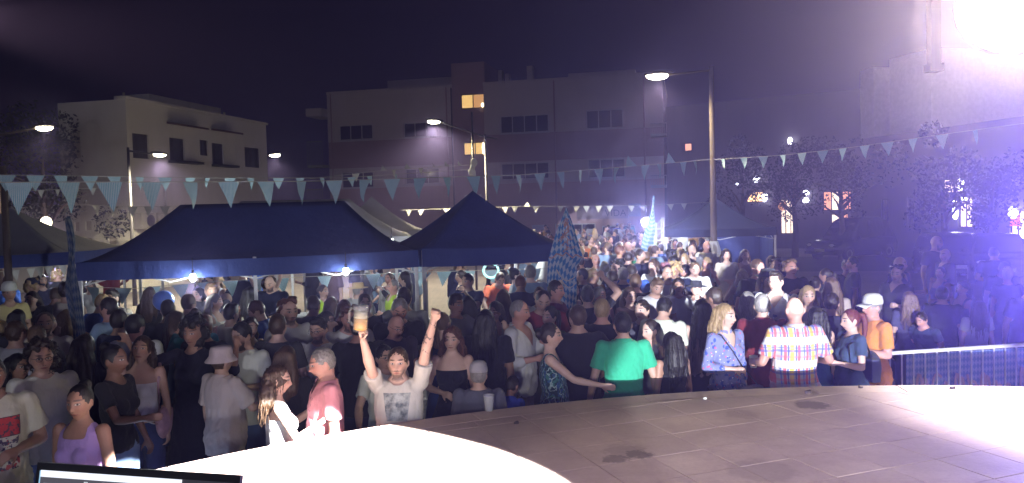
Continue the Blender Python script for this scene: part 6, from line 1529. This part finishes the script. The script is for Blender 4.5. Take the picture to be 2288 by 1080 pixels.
person('person in white knitted cap and yellow top at the left edge',20,635,10.8,40,'mid',('short','brown'),dict(female=True,arms=('down','cup')),dict(col=(.55,.48,.22),sleeve=.6),dict(col=NAVY),hat=('beanie',(.66,.68,.64)),vx=.015,short='the white knitted cap')
person('person in cream T-shirt beside the narrow feather flag',150,630,10.2,150,'mid',('short','dark'),dict(arms=('down','down'),fat=.3),dict(col=(.56,.53,.42),sleeve=.7),dict(col=NAVY),vx=.015)
person('person in beige cardigan standing by the white pedestal of the lamp pole',1623,557,15.5,0,'fair',('long','dark'),dict(female=True,arms=('belly','belly')),dict(col=(.50,.44,.36),sleeve=1.8,hem=.75),dict(col=(.05,.04,.04)),vx=.016,short='the beige cardigan')
person('person in tan blouse with folded arms right of the beige cardigan',1665,558,15.6,-5,'fair',('long','auburn'),dict(female=True,arms=('belly','belly')),dict(col=(.42,.27,.20),sleeve=1.5),dict(col=NAVY),vx=.016)
# ------------------------------------------------------------------ the rest of the crowd: a few built figures, copied one by one
TEE='T-shirt'
class Kit: pass
KITS=[]
def kit(fem,arms,gk,gname,bottom,pose,lean=0.,head=(0,0,0),fat=0.):
    F=figure(female=fem,arms=arms,lean=lean,head=head,fat=fat,voxel=.019,hi=False); F.k=1.
    K=Kit(); K.F=F; K.fem=fem; K.pose=pose; K.gname=gname; K.top=gname.replace(' ','_').replace('-','_')
    K.body=body_mesh(F,'crowd_body',SK); K.shirt=garment(F,'crowd_shirt',CL,voxel=.019,fold=.005,**gk); K.legs=legwear(F,'crowd_legs',DEN,**bottom); K.legname='skirt' if bottom.get('kind')=='skirt' else 'trousers'
    K.M=Matrix.Translation(Vector(F.hc))@Matrix(F.Rh.tolist()).to_4x4(); KITS.append(K)
tee=dict(sleeve=.65,loose=.02,hem=.82); longs=dict(sleeve=1.85,loose=.02,hem=.82,inf=.02); tank=dict(kind='tank',sleeve=0); strap=dict(kind='strap',sleeve=0,hem=.84); shirt=dict(kind='shirt',sleeve=1.4,vneck=.12,hem=.8)
tr=dict(); sk=dict(kind='skirt',length=.45)
for fat in (0.,.35):
    kit(False,('down','cup'),tee,'T-shirt',tr,'one forearm raised with a drink',fat=fat)
kit(False,('down','loose'),tee,'T-shirt',tr,'arms hanging',head=(.25,.05,0),fat=.2)
kit(False,('phone','down'),tee,'T-shirt',tr,'holding a hand up',head=(-.2,.05,0))
kit(False,('clap','clap'),longs,'long sleeved shirt',tr,'hands together')
kit(False,('cup','hip'),shirt,'open collar shirt',tr,'one hand on the hip',fat=.3,head=(.3,0,0))
kit(False,('up','down'),tee,'T-shirt',tr,'one arm raised')
kit(False,('belly','down'),tee,'polo top',tr,'leaning forward',lean=.22,head=(0,.2,.1))
kit(True,('down','cup'),tank,'tank top',tr,'one forearm raised with a drink')
kit(True,('belly','down'),strap,'strap top',sk,'one arm across the waist',head=(.3,0,.08))
kit(True,('clap','clap'),dict(sleeve=.5,loose=.015,hem=.86),'short sleeved top',tr,'hands together',head=(-.2,0,0))
kit(True,('up','cup'),tank,'tank top',tr,'one arm raised')
kit(True,('face','down'),strap,'strap top',sk,'a hand at the face',head=(-.35,.05,.1))
kit(True,('down','hip'),dict(sleeve=.5,loose=.02,hem=.84),'loose top',sk,'one hand on the hip',fat=.3)
kit(True,('phone','down'),longs,'long sleeved top',tr,'holding a hand up')
HM=[hair_mesh(s,'crowd_hair',HA,60+i,False,False) for i,s in enumerate(('short','short','quiff','buzz','curly','receding'))]
HF_=[hair_mesh(s,'crowd_hair',HA,80+i,False,True) for i,s in enumerate(('long','wavy','bob','bun','pony','verylong','updo'))]
CAPM=[hat_mesh(k,'crowd_hat',CL) for k in ('cap','straw')]
COLS=[('black',(.014,.014,.017),6),('navy',(.02,.026,.065),4),('charcoal',(.045,.045,.052),3),('grey',(.20,.20,.21),2),('white',(.62,.62,.62),4),('cream',(.55,.50,.40),1.5),('pale blue',(.25,.36,.52),1.3),('blue',(.04,.10,.38),1.),('dark red',(.20,.025,.035),1),('pink',(.52,.22,.28),.7),('olive',(.09,.10,.045),1),('green',(.04,.20,.10),.6),('mustard',(.42,.26,.05),.5),('orange',(.55,.19,.06),.4),('teal',(.03,.20,.22),.5),('brown',(.11,.06,.04),1)]
CW=np.array([c[2] for c in COLS],float); CW/=CW.sum()
rc=rs(77); NCROWD=0
def where(x,y):
    px=1144+FPX*x/y
    if px>1850: return 'in the dim area behind the barrier'
    if y<9.6 and px<1230: return 'in the dark crowd before the long canopy' if px<930 else 'in the dark crowd before the pyramid canopy'
    if px<170: return 'under the canopy at the left edge'
    if px<930: return 'under the long canopy' if y<13.6 else 'behind the long canopy'
    if px<1250: return 'under the pyramid canopy' if y<14 else 'behind the pyramid canopy'
    if y>24: return 'in the far crowd below the apartment building'
    if px<1580: return 'in the beam lit crowd right of the flag'
    return 'in the crowd by the wooden pole'
def nearest(x,y):
    best=None
    for (a_,b_,s,px,py) in PEOPLE[:NH]:
        if not s.startswith('the '): continue
        d=math.hypot(a_-x,(b_-y)*.8)
        if best is None or d<best[0]: best=(d,s,a_,b_)
    if best is None or best[0]>2.6: return None
    d,s,a_,b_=best
    if b_<y-.35: rel='behind'
    elif b_>y+.35: rel='in front of'
    else: rel='left of' if x<a_ else 'right of'
    return rel+' '+s
LABELS={}
def crowd(x,y,h=None,yaw=0.,ki=None,col=None,fem=None,hair=None,hat=None,skin=None,px=None):
    global NCROWD
    c=[k for k in KITS if (fem is None or k.fem==fem) and ('arm raised' not in k.pose or rc.uniform()<-1)]
    K=c[rc.randint(len(c))] if ki is None else KITS[ki]
    ci=rc.choice(len(COLS),p=CW) if col is None else [q[0] for q in COLS].index(col); cn,cc,_=COLS[ci]
    h=h or (rc.normal(1.66,.05) if K.fem else rc.normal(1.77,.06)); s=h/1.75
    b=bpy.data.objects.new('person',K.body); C.objects.link(b); b.location=(x,y,0); b.rotation_euler[2]=yaw; b.scale=(s*rc.uniform(.96,1.05),s*rc.uniform(.96,1.05),s)
    sk_=SKIN[skin or ('fair','mid','tan','red','mid','dark')[rc.choice(6,p=[.32,.24,.16,.14,.1,.04])]]; b.color=(*sk_,1); b['beard']=float(0 if K.fem else rc.choice([0,.4,.9]))
    v=rc.uniform(.75,1.2)
    o=link(K.top if False else 'shirt',K.shirt,b,color=tuple(min(.7,q*v) for q in cc))
    li=rc.choice(5,p=[.3,.25,.25,.08,.12]); ln=('navy','blue','black','pale','light blue')[li]
    lc=[(.02,.025,.06),(.07,.11,.22),(.015,.015,.018),(.35,.33,.30),(.16,.24,.40)][li]
    if K.legname=='skirt': lc=tuple(q*v for q in cc); ln=cn
    link(K.legname,K.legs,b,color=lc)
    hm=(HF_ if K.fem else HM); hi_=rc.randint(len(hm)) if hair is None else hair
    hc_=[HAIRC[q] for q in ('black','dark','brown','lightbrown','blonde','grey','auburn')][rc.choice(7,p=[.22,.26,.2,.1,.10,.07,.05])]
    if K.fem or rc.uniform()>.1 or hair is not None:
        o=link('hair',hm[hi_],b,color=hc_); o.matrix_local=K.M
    hat=(rc.uniform()<.06) if hat is None else hat
    if hat:
        o=link('hat',CAPM[rc.randint(2)],b,color=COLS[rc.choice(len(COLS),p=CW)][1]); o.matrix_local=K.M
    y_=((yaw+math.pi)%(2*math.pi))-math.pi; a_=abs(y_)
    face='facing the stage' if a_<.75 else ('turned away' if a_>2.35 else ('in profile to the right' if y_>0 else 'in profile to the left'))
    nr=nearest(x,y) if px is None else None
    loc=nr or where(x,y)
    hb=' and hat' if hat else ''; wz=where(x,y)
    cand=[f"person in {cn} {K.gname}{hb} {face}, {loc}",f"person in {cn} {K.gname}{hb}, {K.pose}, {loc}",f"person {face} in {cn} {K.gname}{hb}, {K.pose}, {loc}",f"person in {cn} {K.gname}{hb} {face}, {K.pose}, {wz}",f"person in {cn} {K.gname} over {ln} {K.legname}, {loc}",f"person in {cn} {K.gname} over {ln} {K.legname}, {wz}",f"person in {cn} {K.gname}{hb} {face}, {wz}",f"person in {cn} {K.gname}{hb}, {loc}"]
    cand=[q for q in cand if len(q.split())<=16] or [f"person in {cn} {K.gname}, {wz}"]
    lab=next((q for q in cand if q not in LABELS),cand[0])
    b['label']=lab; b['category']='person'; b['group']='people in the crowd '+where(x,y)
    LABELS[lab]=LABELS.get(lab,0)+1
    PEOPLE.append((x,y,lab,1144+FPX*x/y,0)); NCROWD+=1; return b
NH=len(PEOPLE)
def far_enough(x,y,d): return all((x-a_)**2+(y-b_)**2>d*d for a_,b_,*_ in PEOPLE)
def inside_tentleg(x,y): return False
def yawpick():
    u=rc.uniform()
    return rc.normal(0,.5) if u<.46 else (math.pi+rc.normal(0,.5) if u<.74 else rc.choice([-1,1])*1.57+rc.normal(0,.35))
# faces picked out by the beam and in the gaps, placed where they stand in the photograph
for (px,py,fem,col,yd,hair) in ((1458,613,False,'white',5,None),(1491,594,False,'white',-10,None),(1516,620,True,'white',8,1),(1529,590,True,'grey',-25,0),(1563,604,False,'black',0,3),(1338,640,True,'black',20,2),(1372,602,False,'charcoal',180,0),(1352,583,True,'cream',160,1),(1392,596,False,'navy',150,1),(1414,588,False,'blue',175,1),(1363,528,False,'navy',5,0),(1340,530,True,'white',-20,0),(1391,531,True,'orange',-10,1),(1409,532,False,'grey',15,1),(1427,534,True,'green',70,2),(1332,568,False,'white',10,None),(1404,562,False,'black',180,3),(1444,560,False,'dark red',170,5),(1464,548,False,'pale blue',120,0),(1497,560,True,'pink',175,3),(1508,585,False,'navy',160,4),(1528,566,True,'cream',-5,2),(1548,580,False,'white',0,3),(1577,574,True,'white',-15,1),(1420,610,False,'black',170,0),(1385,640,True,'charcoal',165,5),(1345,665,False,'black',170,0),(1408,640,True,'brown',20,0),(1460,655,False,'charcoal',160,1),(1525,650,False,'navy',175,4),(1595,640,False,'black',185,0),(1640,640,False,'navy',175,0),(1672,650,True,'black',180,0),(1600,690,True,'black',180,0),(1655,672,True,'charcoal',20,0),(1660,600,True,'black',170,2),
    (1018,655,False,'grey',60,2),(1104,672,True,'cream',5,0),(1065,650,False,'white',0,3),(1125,645,True,'black',180,5),(1205,640,True,'white',-5,6),(1160,612,False,'navy',170,3),(1185,612,False,'charcoal',175,3),(1045,660,True,'black',190,5),(940,668,True,'black',175,5),(815,655,False,'charcoal',10,0),(772,668,True,'charcoal',170,5),(742,662,True,'grey',180,0),(690,658,False,'grey',170,0),(655,678,True,'black',175,0),(620,700,False,'charcoal',178,1),(560,640,True,'cream',182,5),(480,655,True,'white',60,0),(440,640,True,'black',-20,0),(470,630,False,'black',30,2),(300,700,False,'white',170,0),(265,690,False,'navy',165,0),(205,655,False,'blue',160,0),(250,645,False,'cream',10,2),(335,640,True,'black',170,5),(375,668,False,'charcoal',175,0),(420,655,False,'grey',178,0),(455,700,False,'black',160,0),(115,640,False,'black',180,0),(128,598,False,'black',175,4),(70,650,True,'charcoal',10,1),(40,690,True,'cream',178,2),(150,690,True,'black',170,0),(190,745,True,'black',175,5),(375,740,True,'black',10,0),(640,770,True,'black',180,0),(800,700,False,'black',178,0),(945,700,False,'charcoal',180,1),(1130,700,True,'black',175,0),(1200,700,False,'charcoal',170,0),(1290,680,False,'black',178,0),(1330,700,True,'brown',180,1),(1375,660,False,'charcoal',175,1),):
    h=1.66 if fem else 1.76
    q=onz(px,py,h+.01)
    if q[1]<5.5 or not far_enough(q[0],q[1],.27): continue
    if q[1]>46: continue
    crowd(q[0],q[1],h,math.radians(yd+rc.normal(0,8)),None,col,fem,hair,False,px=None)
def fill(n,xy,dmin,tone=None):
    k=0; tries=0
    while k<n and tries<n*60:
        tries+=1; x,y=xy()
        px=1144+FPX*x/y
        if px<-80 or px>2360: continue
        if math.hypot(x-SCX,y-SCY)<SR+.35: continue
        if not far_enough(x,y,dmin): continue
        if abs(x-5.16)<.5 and abs(y-20)<.6: continue
        crowd(x,y,None,yawpick(),None,('black','navy','charcoal','black')[rc.randint(4)] if tone else None,hat=False if tone else None); k+=1
U=rc.uniform
fill(24,lambda:((lambda y:(U(-.68,.05)*y,y))(U(7.2,9.4))),.5)      # dark crowd left and middle
fill(40,lambda:((lambda y:(U(-.68,.09)*y,y))(U(11.6,18.5))),.58)     # under and behind the canopies
fill(66,lambda:((lambda y:(U(.06,.26)*y,y))(U(10.5,27))),.47)        # lane in the beam
fill(46,lambda:((lambda y:(U(-.02,.17)*y,y))(U(26,43))),.52)         # far crowd below the building
fill(6,lambda:((lambda y:(U(.27,.40)*y,y))(U(9.8,13))),.6,'dark')
fill(13,lambda:((lambda y:(U(.42,.66)*y,y))(U(9.6,15))),.8,'dark')         # dim right
print('PEOPLE',len(PEOPLE),'dup labels',sum(v for v in LABELS.values() if v>1))
